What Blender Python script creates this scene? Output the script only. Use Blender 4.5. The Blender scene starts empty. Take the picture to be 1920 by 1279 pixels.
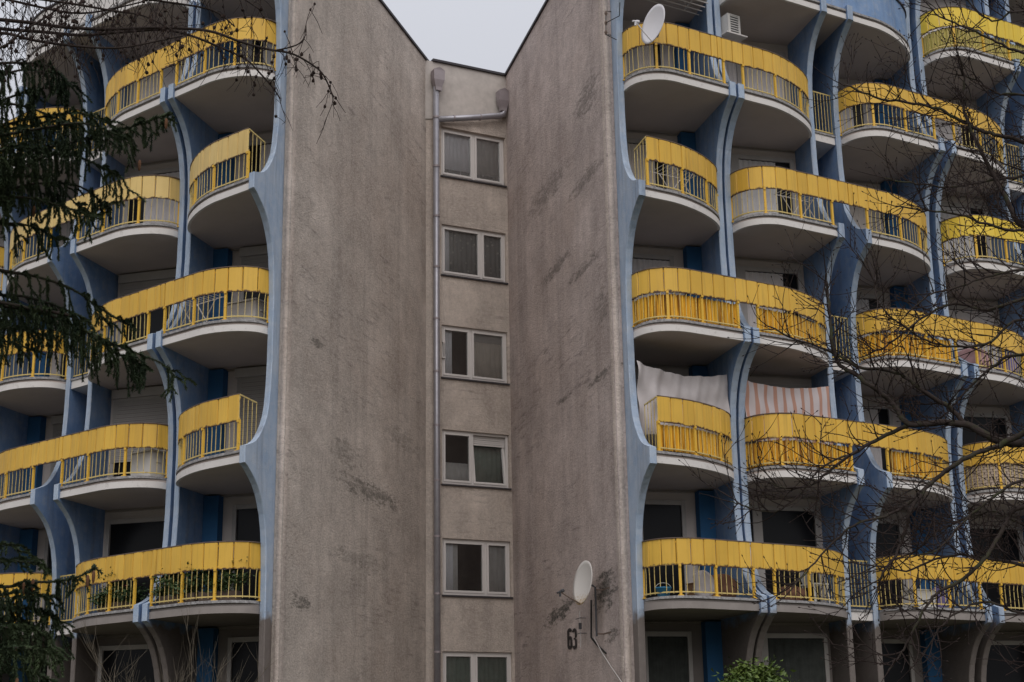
import bpy, bmesh, math, random
import numpy as np
from mathutils import Vector, Matrix
random.seed(7); RNG = np.random.default_rng(11)
S = bpy.context.scene
COL = S.collection
R_ = math.radians

# ------------------------------------------------------------------ camera
F_PX, TH, ROLL, EYE = 2791.28, R_(15.551), R_(-0.925), 1.6
PW, PH = 1920, 1279
cam = bpy.data.objects.new('camera', bpy.data.cameras.new('camera'))
COL.objects.link(cam); S.camera = cam
cam.data.sensor_width = 36; cam.data.lens = F_PX / PW * 36
cam.data.clip_start = 0.1; cam.data.clip_end = 3000
_c, _s = math.cos(ROLL), math.sin(ROLL)
_r0 = Vector((1, 0, 0)); _u0 = Vector((0, -math.sin(TH), math.cos(TH))); _f0 = Vector((0, math.cos(TH), math.sin(TH)))
_R = _c * _r0 + _s * _u0; _U = -_s * _r0 + _c * _u0
cam.matrix_world = Matrix(((_R.x, _U.x, -_f0.x, 0), (_R.y, _U.y, -_f0.y, 0), (_R.z, _U.z, -_f0.z, EYE), (0, 0, 0, 1)))

# ------------------------------------------------------------------ sky, sun, exposure
w = bpy.data.worlds.new('World'); S.world = w; w.use_nodes = True
nt = w.node_tree; nt.nodes.clear()
SUN_EL, SUN_AZ = R_(45), R_(176)            # azimuth clockwise from +Y: behind the camera
sky = nt.nodes.new('ShaderNodeTexSky'); sky.sky_type = 'NISHITA'; sky.sun_disc = False
sky.sun_elevation = SUN_EL; sky.sun_rotation = SUN_AZ; sky.dust_density = 4; sky.air_density = 1.2
hs = nt.nodes.new('ShaderNodeHueSaturation'); hs.inputs['Saturation'].default_value = 0.25
mx = nt.nodes.new('ShaderNodeMix'); mx.data_type = 'RGBA'; mx.inputs[0].default_value = 0.80
mx.inputs[7].default_value = (6.2, 6.35, 6.95, 1)   # flat overcast cloud layer
bg = nt.nodes.new('ShaderNodeBackground'); bg.inputs[1].default_value = 0.12
ow = nt.nodes.new('ShaderNodeOutputWorld')
nt.links.new(sky.outputs[0], hs.inputs['Color']); nt.links.new(hs.outputs[0], mx.inputs[6])
tcw = nt.nodes.new('ShaderNodeTexCoord'); sepw = nt.nodes.new('ShaderNodeSeparateXYZ'); nt.links.new(tcw.outputs['Generated'], sepw.inputs[0])
mxz = nt.nodes.new('ShaderNodeMath'); mxz.operation = 'MAXIMUM'; mxz.inputs[1].default_value = 0; nt.links.new(sepw.outputs[2], mxz.inputs[0])
cie = nt.nodes.new('ShaderNodeMath'); cie.operation = 'MULTIPLY_ADD'; cie.inputs[1].default_value = 1.0; cie.inputs[2].default_value = 0.5; nt.links.new(mxz.outputs[0], cie.inputs[0])
vm = nt.nodes.new('ShaderNodeVectorMath'); vm.operation = 'SCALE'; nt.links.new(mx.outputs[2], vm.inputs[0]); nt.links.new(cie.outputs[0], vm.inputs['Scale'])
nt.links.new(vm.outputs[0], bg.inputs[0]); nt.links.new(bg.outputs[0], ow.inputs[0])
sl = bpy.data.lights.new('sun', 'SUN'); sl.energy = 1.3; sl.angle = R_(70); sl.color = (1, 0.96, 0.9)
so = bpy.data.objects.new('sun', sl); COL.objects.link(so)
_d = Vector((math.sin(SUN_AZ) * math.cos(SUN_EL), math.cos(SUN_AZ) * math.cos(SUN_EL), math.sin(SUN_EL)))
so.rotation_euler = (-_d).to_track_quat('-Z', 'Y').to_euler(); so.location = (30, -40, 60)
S.view_settings.view_transform = 'Standard'; S.view_settings.look = 'None'
S.view_settings.exposure = 0.0; S.view_settings.gamma = 1.0; S.view_settings.use_curve_mapping = False
S.render.engine = 'CYCLES'
S.cycles.max_bounces = 6; S.cycles.diffuse_bounces = 4; S.cycles.transparent_max_bounces = 12
S.cycles.use_denoising = True

# ------------------------------------------------------------------ pixel helper (a pixel only gives a direction)
def ray(x, y):
    dx, dy = x - PW / 2, y - PH / 2
    X = _c * dx + _s * dy; Y = -_s * dx + _c * dy
    a, b, d = X / F_PX, 1.0, -Y / F_PX
    return Vector((a, b * math.cos(TH) - d * math.sin(TH), b * math.sin(TH) + d * math.cos(TH)))
def at_depth(x, y, Y):
    r = ray(x, y); r = r * (Y / r.y); return Vector((r.x, r.y, r.z + EYE))
def on_plane(x, y, P, d):
    n = Vector((d[1], -d[0])); r = ray(x, y)
    t = (n.x * P[0] + n.y * P[1]) / (n.x * r.x + n.y * r.y)
    q = r * t; return Vector((q.x, q.y, q.z + EYE))

# ------------------------------------------------------------------ materials
MATS = {}
def ramp(nt, pts):
    r = nt.nodes.new('ShaderNodeValToRGB'); e = r.color_ramp.elements
    while len(e) < len(pts): e.new(0.5)
    for i, (p, c) in enumerate(pts):
        e[i].position = p; e[i].color = (c[0], c[1], c[2], 1) if not isinstance(c, (int, float)) else (c, c, c, 1)
    return r
class M:
    """tiny node-graph helper"""
    def __init__(s, name, rough=0.8, spec=0.3):
        s.m = bpy.data.materials.new(name); s.m.use_nodes = True; s.nt = s.m.node_tree
        s.b = s.nt.nodes['Principled BSDF']; s.b.inputs['Roughness'].default_value = rough
        s.b.inputs['Specular IOR Level'].default_value = spec
        s.tc = s.nt.nodes.new('ShaderNodeTexCoord'); MATS[name] = s.m
    def n(s, t): return s.nt.nodes.new(t)
    def l(s, a, b): s.nt.links.new(a, b)
    def mapping(s, scale=(1, 1, 1), rot=(0, 0, 0), loc=(0, 0, 0), src='Object'):
        m = s.n('ShaderNodeMapping'); m.inputs['Scale'].default_value = scale; m.inputs['Rotation'].default_value = rot
        m.inputs['Location'].default_value = loc
        s.l(s.tc.outputs[src], m.inputs[0]); return m.outputs[0]
    def noise(s, sc=5., det=4., rough=.6, vec=None, dist=0.):
        t = s.n('ShaderNodeTexNoise'); t.inputs['Scale'].default_value = sc; t.inputs['Detail'].default_value = det
        t.inputs['Roughness'].default_value = rough; t.inputs['Distortion'].default_value = dist
        s.l(vec if vec is not None else s.tc.outputs['Object'], t.inputs['Vector']); return t.outputs['Fac']
    def ramp(s, fac, pts):
        r = ramp(s.nt, pts); s.l(fac, r.inputs[0]); return r.outputs[0]
    def mix(s, fac, a, b, mode='MIX'):
        m = s.n('ShaderNodeMix'); m.data_type = 'RGBA'; m.blend_type = mode
        for sock, v in ((m.inputs[0], fac), (m.inputs[6], a), (m.inputs[7], b)):
            if isinstance(v, (int, float)): sock.default_value = v
            elif isinstance(v, tuple): sock.default_value = (v[0], v[1], v[2], 1)
            else: s.l(v, sock)
        return m.outputs[2]
    def math(s, op, a, b=None, c=None):
        m = s.n('ShaderNodeMath'); m.operation = op
        for i, v in enumerate((a, b, c)):
            if v is None: continue
            if isinstance(v, (int, float)): m.inputs[i].default_value = v
            else: s.l(v, m.inputs[i])
        return m.outputs[0]
    def xyz(s, src='Object'):
        x = s.n('ShaderNodeSeparateXYZ'); s.l(s.tc.outputs[src], x.inputs[0]); return x.outputs
    def rnd(s):
        return s.n('ShaderNodeObjectInfo').outputs['Random']
    def geo_pos(s):
        x = s.n('ShaderNodeSeparateXYZ'); g = s.n('ShaderNodeNewGeometry'); s.l(g.outputs['Position'], x.inputs[0]); return x.outputs
    def color(s, c):
        if isinstance(c, tuple): s.b.inputs['Base Color'].default_value = (c[0], c[1], c[2], 1)
        else: s.l(c, s.b.inputs['Base Color'])
    def bump(s, h, dist=.01, strength=1.):
        b = s.n('ShaderNodeBump'); b.inputs['Distance'].default_value = dist; b.inputs['Strength'].default_value = strength
        s.l(h, b.inputs['Height']); s.l(b.outputs[0], s.b.inputs['Normal'])
def simple(name, c, rough=.7, spec=.3, var=.15, sc=6., metal=0.):
    m = M(name, rough, spec); f = m.noise(sc, 5)
    m.color(m.mix(f, tuple(x * (1 - var) for x in c), tuple(min(1, x * (1 + var)) for x in c)))
    m.b.inputs['Metallic'].default_value = metal; return m.m

def plaster(name, c1, c2, stain, streak_rot, algae=None):
    m = M(name, .95, .1)
    big = m.noise(.55, 7, .68); mid = m.noise(1.7, 7, .75)
    col = m.mix(m.ramp(big, [(.38, 0.), (.64, 1.)]), tuple(x * 1.10 for x in c1), tuple(x * .80 for x in c2))
    col = m.mix(m.math('MULTIPLY', m.ramp(mid, [(.40, 0.), (.66, 1.)]), .62), col, tuple(x * .58 for x in c2))
    brn = m.ramp(m.noise(.38, 6, .7, m.mapping(loc=(11, 4, 2))), [(.46, 0.), (.66, 1.)])
    col = m.mix(m.math('MULTIPLY', brn, .40), col, (.34, .255, .205))
    # vertical rain wash
    v = m.noise(1., 5, .6, m.mapping((2.2, 2.2, .12)))
    col = m.mix(m.math('MULTIPLY', m.ramp(v, [(.45, 0.), (.75, 1.)]), .35), col, tuple(x * .6 for x in stain))
    # trowelled diagonal streaks
    sv = m.mapping((.55, 1, 4.2), (0, streak_rot, 0))
    st = m.noise(2.2, 7, .7, sv)
    msk = m.ramp(m.noise(.3, 3, .5, m.mapping(loc=(3, 1, 7))), [(.42, 0.), (.58, 1.)])
    s2 = m.math('MULTIPLY', m.ramp(st, [(.54, 0.), (.68, 1.)]), msk)
    col = m.mix(m.math('MULTIPLY', s2, .75), col, stain)
    soft = m.ramp(m.noise(3.5, 6, .65, m.mapping((.6, 1, 2.2), (0, streak_rot, 0))), [(.35, 0.), (.7, 1.)])
    col = m.mix(m.math('MULTIPLY', soft, .45), col, tuple(x * .7 for x in c1))
    if algae:
        X, Y, Z = m.xyz()
        for (ax, az, rx, rz, slope, amt) in algae:
            dx = m.math('DIVIDE', m.math('SUBTRACT', X, ax), rx)
            zz = m.math('SUBTRACT', m.math('SUBTRACT', Z, az), m.math('MULTIPLY', m.math('SUBTRACT', X, ax), slope))
            dz = m.math('DIVIDE', zz, rz)
            d = m.math('ADD', m.math('MULTIPLY', dx, dx), m.math('MULTIPLY', dz, dz))
            nz = m.noise(3.3, 8, .78, m.mapping((.7, 1, 2.4), (0, .08, 0)))
            f = m.math('SUBTRACT', m.math('MULTIPLY_ADD', nz, 6.5, -2.2), d)
            col = m.mix(m.math('MULTIPLY', m.ramp(f, [(.35, 0.), (1.05, 1.)]), amt), col, (.035, .038, .03))
    grain = m.noise(34, 4, .8)
    col = m.mix(m.math('MULTIPLY', m.ramp(grain, [(.36, 1.), (.56, 0.)]), .27), col, tuple(x * .42 for x in c2))
    col = m.mix(m.math('MULTIPLY', m.ramp(m.noise(13, 5, .75), [(.42, 0.), (.68, 1.)]), .28), col, tuple(min(1, x * 1.3) for x in c1))
    m.color(col)
    h = m.math('ADD', m.math('MULTIPLY', grain, .5), m.math('MULTIPLY', m.noise(22, 4, .6), .8))
    m.bump(h, .03, .9); return m.m

def make_materials():
    # blue limewash on the fins (front edges and end fins paler); bare concrete at the ground storey
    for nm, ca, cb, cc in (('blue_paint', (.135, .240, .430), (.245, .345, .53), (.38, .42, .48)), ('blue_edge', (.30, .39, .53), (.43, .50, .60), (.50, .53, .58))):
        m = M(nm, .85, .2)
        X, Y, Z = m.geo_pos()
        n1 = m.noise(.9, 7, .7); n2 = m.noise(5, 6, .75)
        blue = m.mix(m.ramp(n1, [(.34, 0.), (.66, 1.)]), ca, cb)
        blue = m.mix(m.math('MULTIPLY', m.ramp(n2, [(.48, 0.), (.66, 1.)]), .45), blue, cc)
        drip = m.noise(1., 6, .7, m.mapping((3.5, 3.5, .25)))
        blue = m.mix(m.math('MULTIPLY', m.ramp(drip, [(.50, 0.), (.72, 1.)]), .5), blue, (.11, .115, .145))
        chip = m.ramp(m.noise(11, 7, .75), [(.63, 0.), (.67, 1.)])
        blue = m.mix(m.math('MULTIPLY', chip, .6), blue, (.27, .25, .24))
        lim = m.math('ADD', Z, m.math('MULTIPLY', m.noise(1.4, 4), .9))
        bare = m.mix(n2, (.135, .115, .105), (.215, .185, .17))  # unpainted concrete, with the shade of plants in front put into its tone
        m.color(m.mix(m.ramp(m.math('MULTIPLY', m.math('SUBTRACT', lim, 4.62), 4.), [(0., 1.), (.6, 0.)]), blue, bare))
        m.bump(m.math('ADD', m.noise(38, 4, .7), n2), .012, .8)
    # deep blue return piers
    simple('deep_blue', (.035, .12, .26), .8, .2, .2, 3)
    m = M('slab_paint', .9, .15)
    n1 = m.noise(1.1, 6, .65); n2 = m.noise(7, 6, .75)
    c = m.mix(n1, (.60, .565, .545), (.74, .705, .68))
    c = m.mix(m.math('MULTIPLY', m.ramp(n2, [(.56, 0.), (.74, 1.)]), .5), c, (.20, .18, .165))
    m.color(c); m.bump(n2, .006, .6)
    simple('soffit', (.54, .465, .43), .95, .1, .14, 1.5)
    m = M('coping', .9, .15)
    n1 = m.noise(3, 6, .7); n2 = m.noise(14, 6, .75)
    m.color(m.mix(m.ramp(n2, [(.42, 0.), (.62, 1.)]), m.mix(n1, (.16, .15, .15), (.27, .26, .26)), (.42, .41, .41))); m.bump(n2, .01, .8)
    simple('cream_wall', (.62, .56, .535), .9, .15, .14, 2)
    simple('ground_wall', (.24, .21, .195), .9, .15, .2, 2)  # ground storey wall, shade from the plants in front put into its colour
    simple('concrete', (.27, .24, .225), .95, .1, .25, 3)
    # yellow sheet panels
    for nm, ca, cb in (('panel_gold', (.65, .385, .052), (.77, .475, .075)), ('panel_pale', (.66, .46, .16), (.76, .55, .21)), ('panel_lemon', (.76, .53, .05), (.86, .62, .08))):
        m = M(nm, .5, .35); X, Y, Z = m.xyz(); wx, wy, wz = m.geo_pos()
        pos = m.n('ShaderNodeNewGeometry').outputs['Position']
        nz = m.noise(9, 6, .7, pos); nb = m.noise(1.3, 4, .6, pos)
        c = m.mix(m.rnd(), ca, cb)
        c = m.mix(m.math('MULTIPLY', m.ramp(nb, [(.35, 0.), (.7, 1.)]), .3), c, tuple(x * .72 for x in ca))
        dr = m.n('ShaderNodeTexNoise'); dr.inputs['Scale'].default_value = 1.; dr.inputs['Detail'].default_value = 5
        mp = m.n('ShaderNodeMapping'); mp.inputs['Scale'].default_value = (16, 16, .9); m.l(pos, mp.inputs[0]); m.l(mp.outputs[0], dr.inputs[0])
        c = m.mix(m.math('MULTIPLY', m.ramp(dr.outputs[0], [(.52, 0.), (.72, 1.)]), .3), c, (.25, .15, .04))
        rust = m.math('ADD', m.math('MULTIPLY', Z, -9.), m.math('MULTIPLY', nz, 1.6))     # rust creeping up from the lower edge
        c = m.mix(m.ramp(rust, [(.48, 0.), (.72, 1.)]), c, (.075, .035, .02))
        edge = m.math('ADD', m.math('MULTIPLY', m.math('ABSOLUTE', X), 12.), m.math('MULTIPLY', nz, .9))
        c = m.mix(m.math('MULTIPLY', m.ramp(edge, [(.0, 0.), (1., 0.)]), .0), c, (.2, .1, .03))
        spot = m.ramp(m.noise(26, 5, .7, pos), [(.70, 0.), (.74, 1.)])
        c = m.mix(m.math('MULTIPLY', spot, .7), c, (.10, .05, .03))
        m.color(c); m.bump(m.noise(4, 3, .5, pos), .006, .35)
    m = M('yellow_bar', .5, .35); nz = m.noise(30, 5, .7, m.n('ShaderNodeNewGeometry').outputs['Position'])
    m.color(m.mix(m.ramp(nz, [(.58, 0.), (.68, 1.)]), (.70, .42, .05), (.16, .07, .03)))
    m = M('baluster_bar', .5, .35); nz = m.noise(20, 5, .7, m.n('ShaderNodeNewGeometry').outputs['Position'])
    m.color(m.mix(m.ramp(nz, [(.56, 0.), (.66, 1.)]), (.60, .46, .17), (.24, .14, .06)))
    m = M('corrugated', .55, .3); pos = m.n('ShaderNodeNewGeometry').outputs['Position']
    mp = m.n('ShaderNodeMapping'); mp.inputs['Scale'].default_value = (14, 14, .5); m.l(pos, mp.inputs[0])
    f = m.noise(1., 5, .7, mp.outputs[0])
    m.color(m.mix(m.ramp(f, [(.50, 0.), (.58, 1.)]), (.80, .46, .045), (.24, .10, .015)))
    m = M('corrugated_pale', .6, .3); pos = m.n('ShaderNodeNewGeometry').outputs['Position']
    mp = m.n('ShaderNodeMapping'); mp.inputs['Scale'].default_value = (14, 14, .5); m.l(pos, mp.inputs[0])
    m.color(m.mix(m.noise(1., 5, .7, mp.outputs[0]), (.42, .36, .09), (.58, .50, .18)))
    simple('wicker', (.40, .32, .26), .9, .1, .3, 20)
    simple('pvc_white', (.62, .58, .56), .45, .4, .06, 4)
    simple('frame_old', (.46, .43, .41), .6, .3, .15, 4)
    simple('sill_metal', (.05, .045, .05), .5, .4, .2, 5)
    simple('roof_metal', (.035, .03, .035), .6, .4, .2, 5)
    simple('zinc', (.34, .33, .36), .42, .5, .25, 7, .55)
    simple('zinc_box', (.30, .26, .27), .55, .4, .2, 7, .3)
    simple('shutter', (.40, .37, .35), .6, .3, .08, 3)
    m = M('dark_glass', .22, .18); m.color((.012, .012, .014))
    # window glass: reflects and lets the curtain behind show
    m = M('clear_glass', .02, .5); m.nt.nodes.remove(m.b)
    gl = m.n('ShaderNodeBsdfGlossy'); gl.inputs['Roughness'].default_value = .01
    tr = m.n('ShaderNodeBsdfTransparent'); tr.inputs[0].default_value = (.95, .96, .96, 1)
    fr = m.n('ShaderNodeFresnel'); fr.inputs[0].default_value = 1.75
    ms = m.n('ShaderNodeMixShader'); m.l(fr.outputs[0], ms.inputs[0]); m.l(tr.outputs[0], ms.inputs[1]); m.l(gl.outputs[0], ms.inputs[2])
    m.l(ms.outputs[0], m.nt.nodes['Material Output'].inputs[0])
    simple('curtain_and_sky_white', (.93, .91, .96), .95, .05, .04, 9)  # white net, also the strips standing in for sky reflected in panes
    simple('curtain_beige', (.78, .70, .63), .95, .05, .2, 5)
    simple('curtain_net', (.07, .075, .07), .95, .05, .5, 5)
    simple('curtain_pale', (.76, .71, .70), .95, .05, .15, 6)
    simple('curtain_green', (.26, .31, .27), .95, .05, .25, 5)
    simple('curtain_grey', (.70, .67, .66), .95, .05, .2, 6)
    m = M('curtain_flower', .95, .05); v = m.n('ShaderNodeTexVoronoi'); v.inputs['Scale'].default_value = 7
    m.l(m.tc.outputs['Object'], v.inputs['Vector'])
    m.color(m.mix(m.ramp(v.outputs['Distance'], [(.18, 1.), (.27, 0.)]), (.34, .34, .34), (.60, .58, .56)))
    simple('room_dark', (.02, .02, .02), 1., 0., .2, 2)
    simple('dish_paint', (.66, .64, .66), .5, .3, .06, 3)
    m = M('dish_rusty', .55, .3); X, Y, Z = m.xyz(); f = m.noise(6, 5, .7, m.mapping((4, 4, .8)))
    g = m.math('SUBTRACT', m.math('MULTIPLY', f, 1.6), m.math('MULTIPLY', m.math('ADD', Y, .42), 1.6))
    m.color(m.mix(m.ramp(g, [(.55, 0.), (.95, 1.)]), (.62, .59, .56), (.42, .27, .10)))
    simple('metal_dark', (.05, .05, .055), .6, .4, .3, 12)
    simple('metal_rusty', (.14, .10, .08), .7, .3, .4, 20)
    simple('cable_black', (.02, .02, .02), .7, .2, .2, 9)
    simple('cable_white', (.45, .42, .40), .7, .2, .2, 9)
    simple('number_paint', (.05, .043, .042), .9, .1, .3, 30)
    simple('ac_case', (.58, .56, .54), .5, .3, .08, 4)
    m = M('sheet_white', .95, .05); f = m.noise(5, 5); m.color(m.mix(f, (.42, .385, .385), (.54, .50, .50)))
    m = M('sheet_striped', .95, .05); X, Y, Z = m.xyz()
    st = m.math('SINE', m.math('MULTIPLY', X, 2 * math.pi / .26))
    nz = m.noise(9, 5)
    c = m.mix(m.ramp(st, [(.30, 0.), (.40, 1.)]), (.58, .52, .52), (.48, .27, .20))
    m.color(m.mix(m.math('MULTIPLY', nz, .2), c, (.4, .3, .3)))
    simple('bark_dark', (.034, .026, .023), .95, .1, .4, 14)
    m = M('bark_moss', .95, .1); n1 = m.noise(5, 5, .7); pos = m.n('ShaderNodeNewGeometry').outputs['Normal']
    m.color(m.mix(m.ramp(n1, [(.5, 0.), (.66, 1.)]), m.mix(m.noise(25, 4), (.026, .020, .019), (.060, .047, .042)), (.050, .054, .028)))
    m.bump(m.noise(30, 4), .01, .8)
    simple('twig', (.032, .023, .021), .9, .1, .35, 9)
    simple('twig_dry', (.125, .105, .08), .9, .1, .35, 9)
    m = M('needles', .75, .2); f = m.noise(1.6, 4, .6, m.n('ShaderNodeNewGeometry').outputs['Position'])
    m.color(m.mix(m.ramp(f, [(.35, 0.), (.7, 1.)]), (.020, .034, .018), (.060, .082, .036)))
    simple('cone_brown', (.12, .062, .035), .9, .1, .4, 30)
    simple('cone_dark', (.030, .020, .017), .9, .1, .3, 30)
    m = M('leaf', .5, .35); f = m.noise(3, 4, .6, m.n('ShaderNodeNewGeometry').outputs['Position'])
    m.color(m.mix(m.ramp(f, [(.35, 0.), (.7, 1.)]), (.050, .090, .016), (.150, .200, .045)))
    m = M('leaf_dark', .5, .35); f = m.noise(3, 4, .6, m.n('ShaderNodeNewGeometry').outputs['Position'])
    m.color(m.mix(m.ramp(f, [(.35, 0.), (.7, 1.)]), (.022, .045, .014), (.070, .105, .035)))
    simple('flower_pink', (.50, .14, .18), .7, .2, .2, 9)
    simple('soil_planter', (.10, .075, .06), .9, .1, .3, 8)
    simple('plastic_blue', (.02, .16, .30), .4, .4, .1, 4)
    simple('plastic_white', (.60, .58, .55), .5, .3, .1, 4)
    simple('cloth_brown', (.16, .085, .06), .95, .05, .3, 8)
    simple('cloth_violet', (.20, .17, .34), .95, .05, .3, 8)
    simple('cloth_pink', (.42, .26, .27), .95, .05, .3, 8)
    simple('wood', (.26, .15, .08), .8, .2, .25, 8)
    m = M('grass_ground', .95, .1); m.color(m.mix(m.noise(.6, 6, .7), (.05, .055, .028), (.125, .11, .08)))
make_materials()

# ------------------------------------------------------------------ object helpers
WM = {}
def put(o, parent=None, mw=None):
    COL.objects.link(o); mw = mw or Matrix.Identity(4)
    WM[o.name] = mw
    if parent is not None:
        o.parent = parent; o.matrix_basis = WM[parent.name].inverted() @ mw
    else: o.matrix_basis = mw
    return o
def empty(name, loc, parent=None, mw=None):
    o = bpy.data.objects.new(name, None); o.empty_display_size = .3
    return put(o, parent, mw or Matrix.Translation(Vector(loc)))
def tag(o, label, cat, group=None, kind=None):
    o['label'] = label; o['category'] = cat
    if group: o['group'] = group
    if kind: o['kind'] = kind
    return o
def mesh(name, verts, faces, mat, fixn=True, smooth=False):
    me = bpy.data.meshes.new(name); me.from_pydata([tuple(v) for v in verts], [], faces)
    if fixn:
        bm = bmesh.new(); bm.from_mesh(me); bmesh.ops.recalc_face_normals(bm, faces=bm.faces); bm.to_mesh(me); bm.free()
    mats = mat if isinstance(mat, (list, tuple)) else [mat]
    for mm in mats: me.materials.append(MATS[mm])
    if smooth: me.polygons.foreach_set('use_smooth', [True] * len(me.polygons))
    return me
def obj(name, verts, faces, mat, parent=None, origin=None, mw=None, fixn=True, smooth=False, kind=None):
    """verts in world space; origin / mw give the object's own frame"""
    if mw is None:
        if origin is None:
            n = len(verts); c = [sum(v[i] for v in verts) / n for i in range(3)]; origin = (c[0], c[1], min(v[2] for v in verts))
        mw = Matrix.Translation(Vector(origin))
    inv = mw.inverted()
    o = bpy.data.objects.new(name, mesh(name, [inv @ Vector(v) for v in verts], faces, mat, fixn, smooth))
    if kind: o['kind'] = kind
    return put(o, parent, mw)
class G:
    """collects world-space geometry"""
    def __init__(s): s.v = []; s.f = []
    def add(s, v, f):
        k = len(s.v); s.v += [tuple(x) for x in v]; s.f += [tuple(i + k for i in q) for q in f]
    def box(s, c, ax, ay, az):
        c, ax, ay, az = map(Vector, (c, ax, ay, az))
        P = [c + i * ax + j * ay + k * az for k in (-.5, .5) for j in (-.5, .5) for i in (-.5, .5)]
        s.add(P, [(0, 2, 3, 1), (4, 5, 7, 6), (0, 1, 5, 4), (2, 6, 7, 3), (0, 4, 6, 2), (1, 3, 7, 5)])
    def tube(s, pts, rad, n=6, caps=True):
        pts = [Vector(p) for p in pts]; m = len(pts)
        if isinstance(rad, (int, float)): rad = [rad] * m
        ref = None; V = []
        for i, p in enumerate(pts):
            t = (pts[min(i + 1, m - 1)] - pts[max(i - 1, 0)])
            if t.length < 1e-9: t = Vector((0, 0, 1))
            t.normalize()
            if ref is None or abs(ref.dot(t)) > .95:
                ref = Vector((0, 0, 1)) if abs(t.z) < .9 else Vector((1, 0, 0))
            a = t.cross(ref).normalized(); b = a.cross(t).normalized(); ref = b
            for k in range(n):
                an = 2 * math.pi * k / n; V.append(p + (a * math.cos(an) + b * math.sin(an)) * rad[i])
        Fc = [(i * n + k, i * n + (k + 1) % n, (i + 1) * n + (k + 1) % n, (i + 1) * n + k) for i in range(m - 1) for k in range(n)]
        if caps: Fc += [tuple(range(n - 1, -1, -1)), tuple((m - 1) * n + k for k in range(n))]
        s.add(V, Fc)
    def prism(s, poly, z0, z1):
        n = len(poly); V = [(p[0], p[1], z0) for p in poly] + [(p[0], p[1], z1) for p in poly]
        s.add(V, [tuple(range(n - 1, -1, -1)), tuple(range(n, 2 * n))] + [(i, (i + 1) % n, n + (i + 1) % n, n + i) for i in range(n)])
    def ribbon(s, path, off_in, off_out, z0, z1):
        """a closed band with thickness along an open plan path; path items (P, N) with N the outward normal"""
        n = len(path); V = []
        for P, N in path:
            a = P - N * off_in; b = P + N * off_out
            V += [(a.x, a.y, z0), (b.x, b.y, z0), (b.x, b.y, z1), (a.x, a.y, z1)]
        Fc = []
        for i in range(n - 1):
            k = 4 * i
            for j in range(4): Fc.append((k + j, k + (j + 1) % 4, k + 4 + (j + 1) % 4, k + 4 + j))
        Fc += [(0, 1, 2, 3), (4 * n - 1, 4 * n - 2, 4 * n - 3, 4 * n - 4)]
        s.add(V, Fc)
    def build(s, name, mat, parent=None, **k): return obj(name, s.v, s.f, mat, parent, **k)

# ------------------------------------------------------------------ ground
gv = []; gf = []
NG = 40
for j in range(NG + 1):
    for i in range(NG + 1):
        x = -1 + 2 * i / NG; y = -1 + 2 * j / NG
        X = math.copysign(abs(x) ** 3, x) * 900; Y = math.copysign(abs(y) ** 3, y) * 900 + 30
        gv.append((X, Y, .04 * math.sin(X * .7) * math.cos(Y * .5) - .02))
for j in range(NG):
    for i in range(NG):
        k = j * (NG + 1) + i; gf.append((k, k + 1, k + NG + 2, k + NG + 1))
g_ = obj('ground', gv, gf, 'grass_ground', origin=(0, 0, 0), smooth=True); g_['kind'] = 'structure'

# ------------------------------------------------------------------ the building's measures
H = 2.8
ZS = 2.858 + EYE                       # level 0 = first balcony slab
def zl(n): return ZS + n * H
ZROOF = 18.378 + EYE
FIN_T = 0.17
class Block:
    def __init__(s, o, bt, bi, fins, side, rl, rh):
        s.o = Vector(o); s.t = Vector((math.sin(bt), math.cos(bt))); s.i = Vector((math.sin(bi), math.cos(bi)))
        s.fins = fins; s.side = side; s.rl, s.rh = rl, rh; s.cos = s.t.dot(s.i)
        s.perp = (s.t - s.i * s.cos).normalized()          # along the bay, square to the fins
    def P(s, u, w): return s.o + s.t * u + s.i * w
    def P3(s, u, w, z): p = s.P(u, w); return Vector((p.x, p.y, z))
    def lo(s, k): return s.fins[k][0] - FIN_T / 2
    def hi(s, k): return s.fins[k][-1] + FIN_T / 2
RB = Block((2.714, 28.792), R_(59.144), R_(-14.5), [[0], [2.581, 2.816], [5.486, 6.307], [8.996, 9.381], [12.06, 12.88], [15.57, 15.95]], 1, (1.0, 2.0), (1.75, 1.6))
LB = Block((-5.171, 28.036), R_(-50.913), R_(16.), [[0], [2.773, 3.054], [6.072, 6.942], [9.66, 9.95], [12.97]], -1, (1.5, 1.7), (1.6, 1.7))
W_END = 0.97

PROFILE_UP = [(.05, -.08), (.065, .06), (.085, .22), (.11, .36), (.15, .50), (.20, .62), (.26, .74), (.33, .84), (.42, .91), (.55, .96), (.75, .99)]
PROFILE_DN = [(-.07, -.08), (-.085, .04), (-.115, .18), (-.15, .34), (-.19, .48), (-.24, .61), (-.30, .72), (-.38, .83), (-.48, .91), (-.60, .96), (-.78, .99)]
def fin_profile(noses, n0, n1):
    """outline (w, n) from the top n1 down to n0"""
    pts = []
    for n in sorted(noses, reverse=True):
        for d, wv in sorted(PROFILE_UP, reverse=True): pts.append((wv, n + d))
        for d, wv in sorted(PROFILE_DN, reverse=True): pts.append((wv, n + d))
    pts = [(a, b) for a, b in pts if n0 < b < n1]
    top = pts[0][0] if pts and (n1 - pts[0][1]) < .5 else 1.0
    return [(top, n1)] + pts + [(1.02 if not noses or min(noses) > n0 + .6 else pts[-1][0], n0)]

def back_w(B, k, u):
    """depth of the rear wall in the bay ending at fin k"""
    wb = 2.3 if k % 2 else 1.85
    return wb + (B.lo(k) - u) * B.cos

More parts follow.
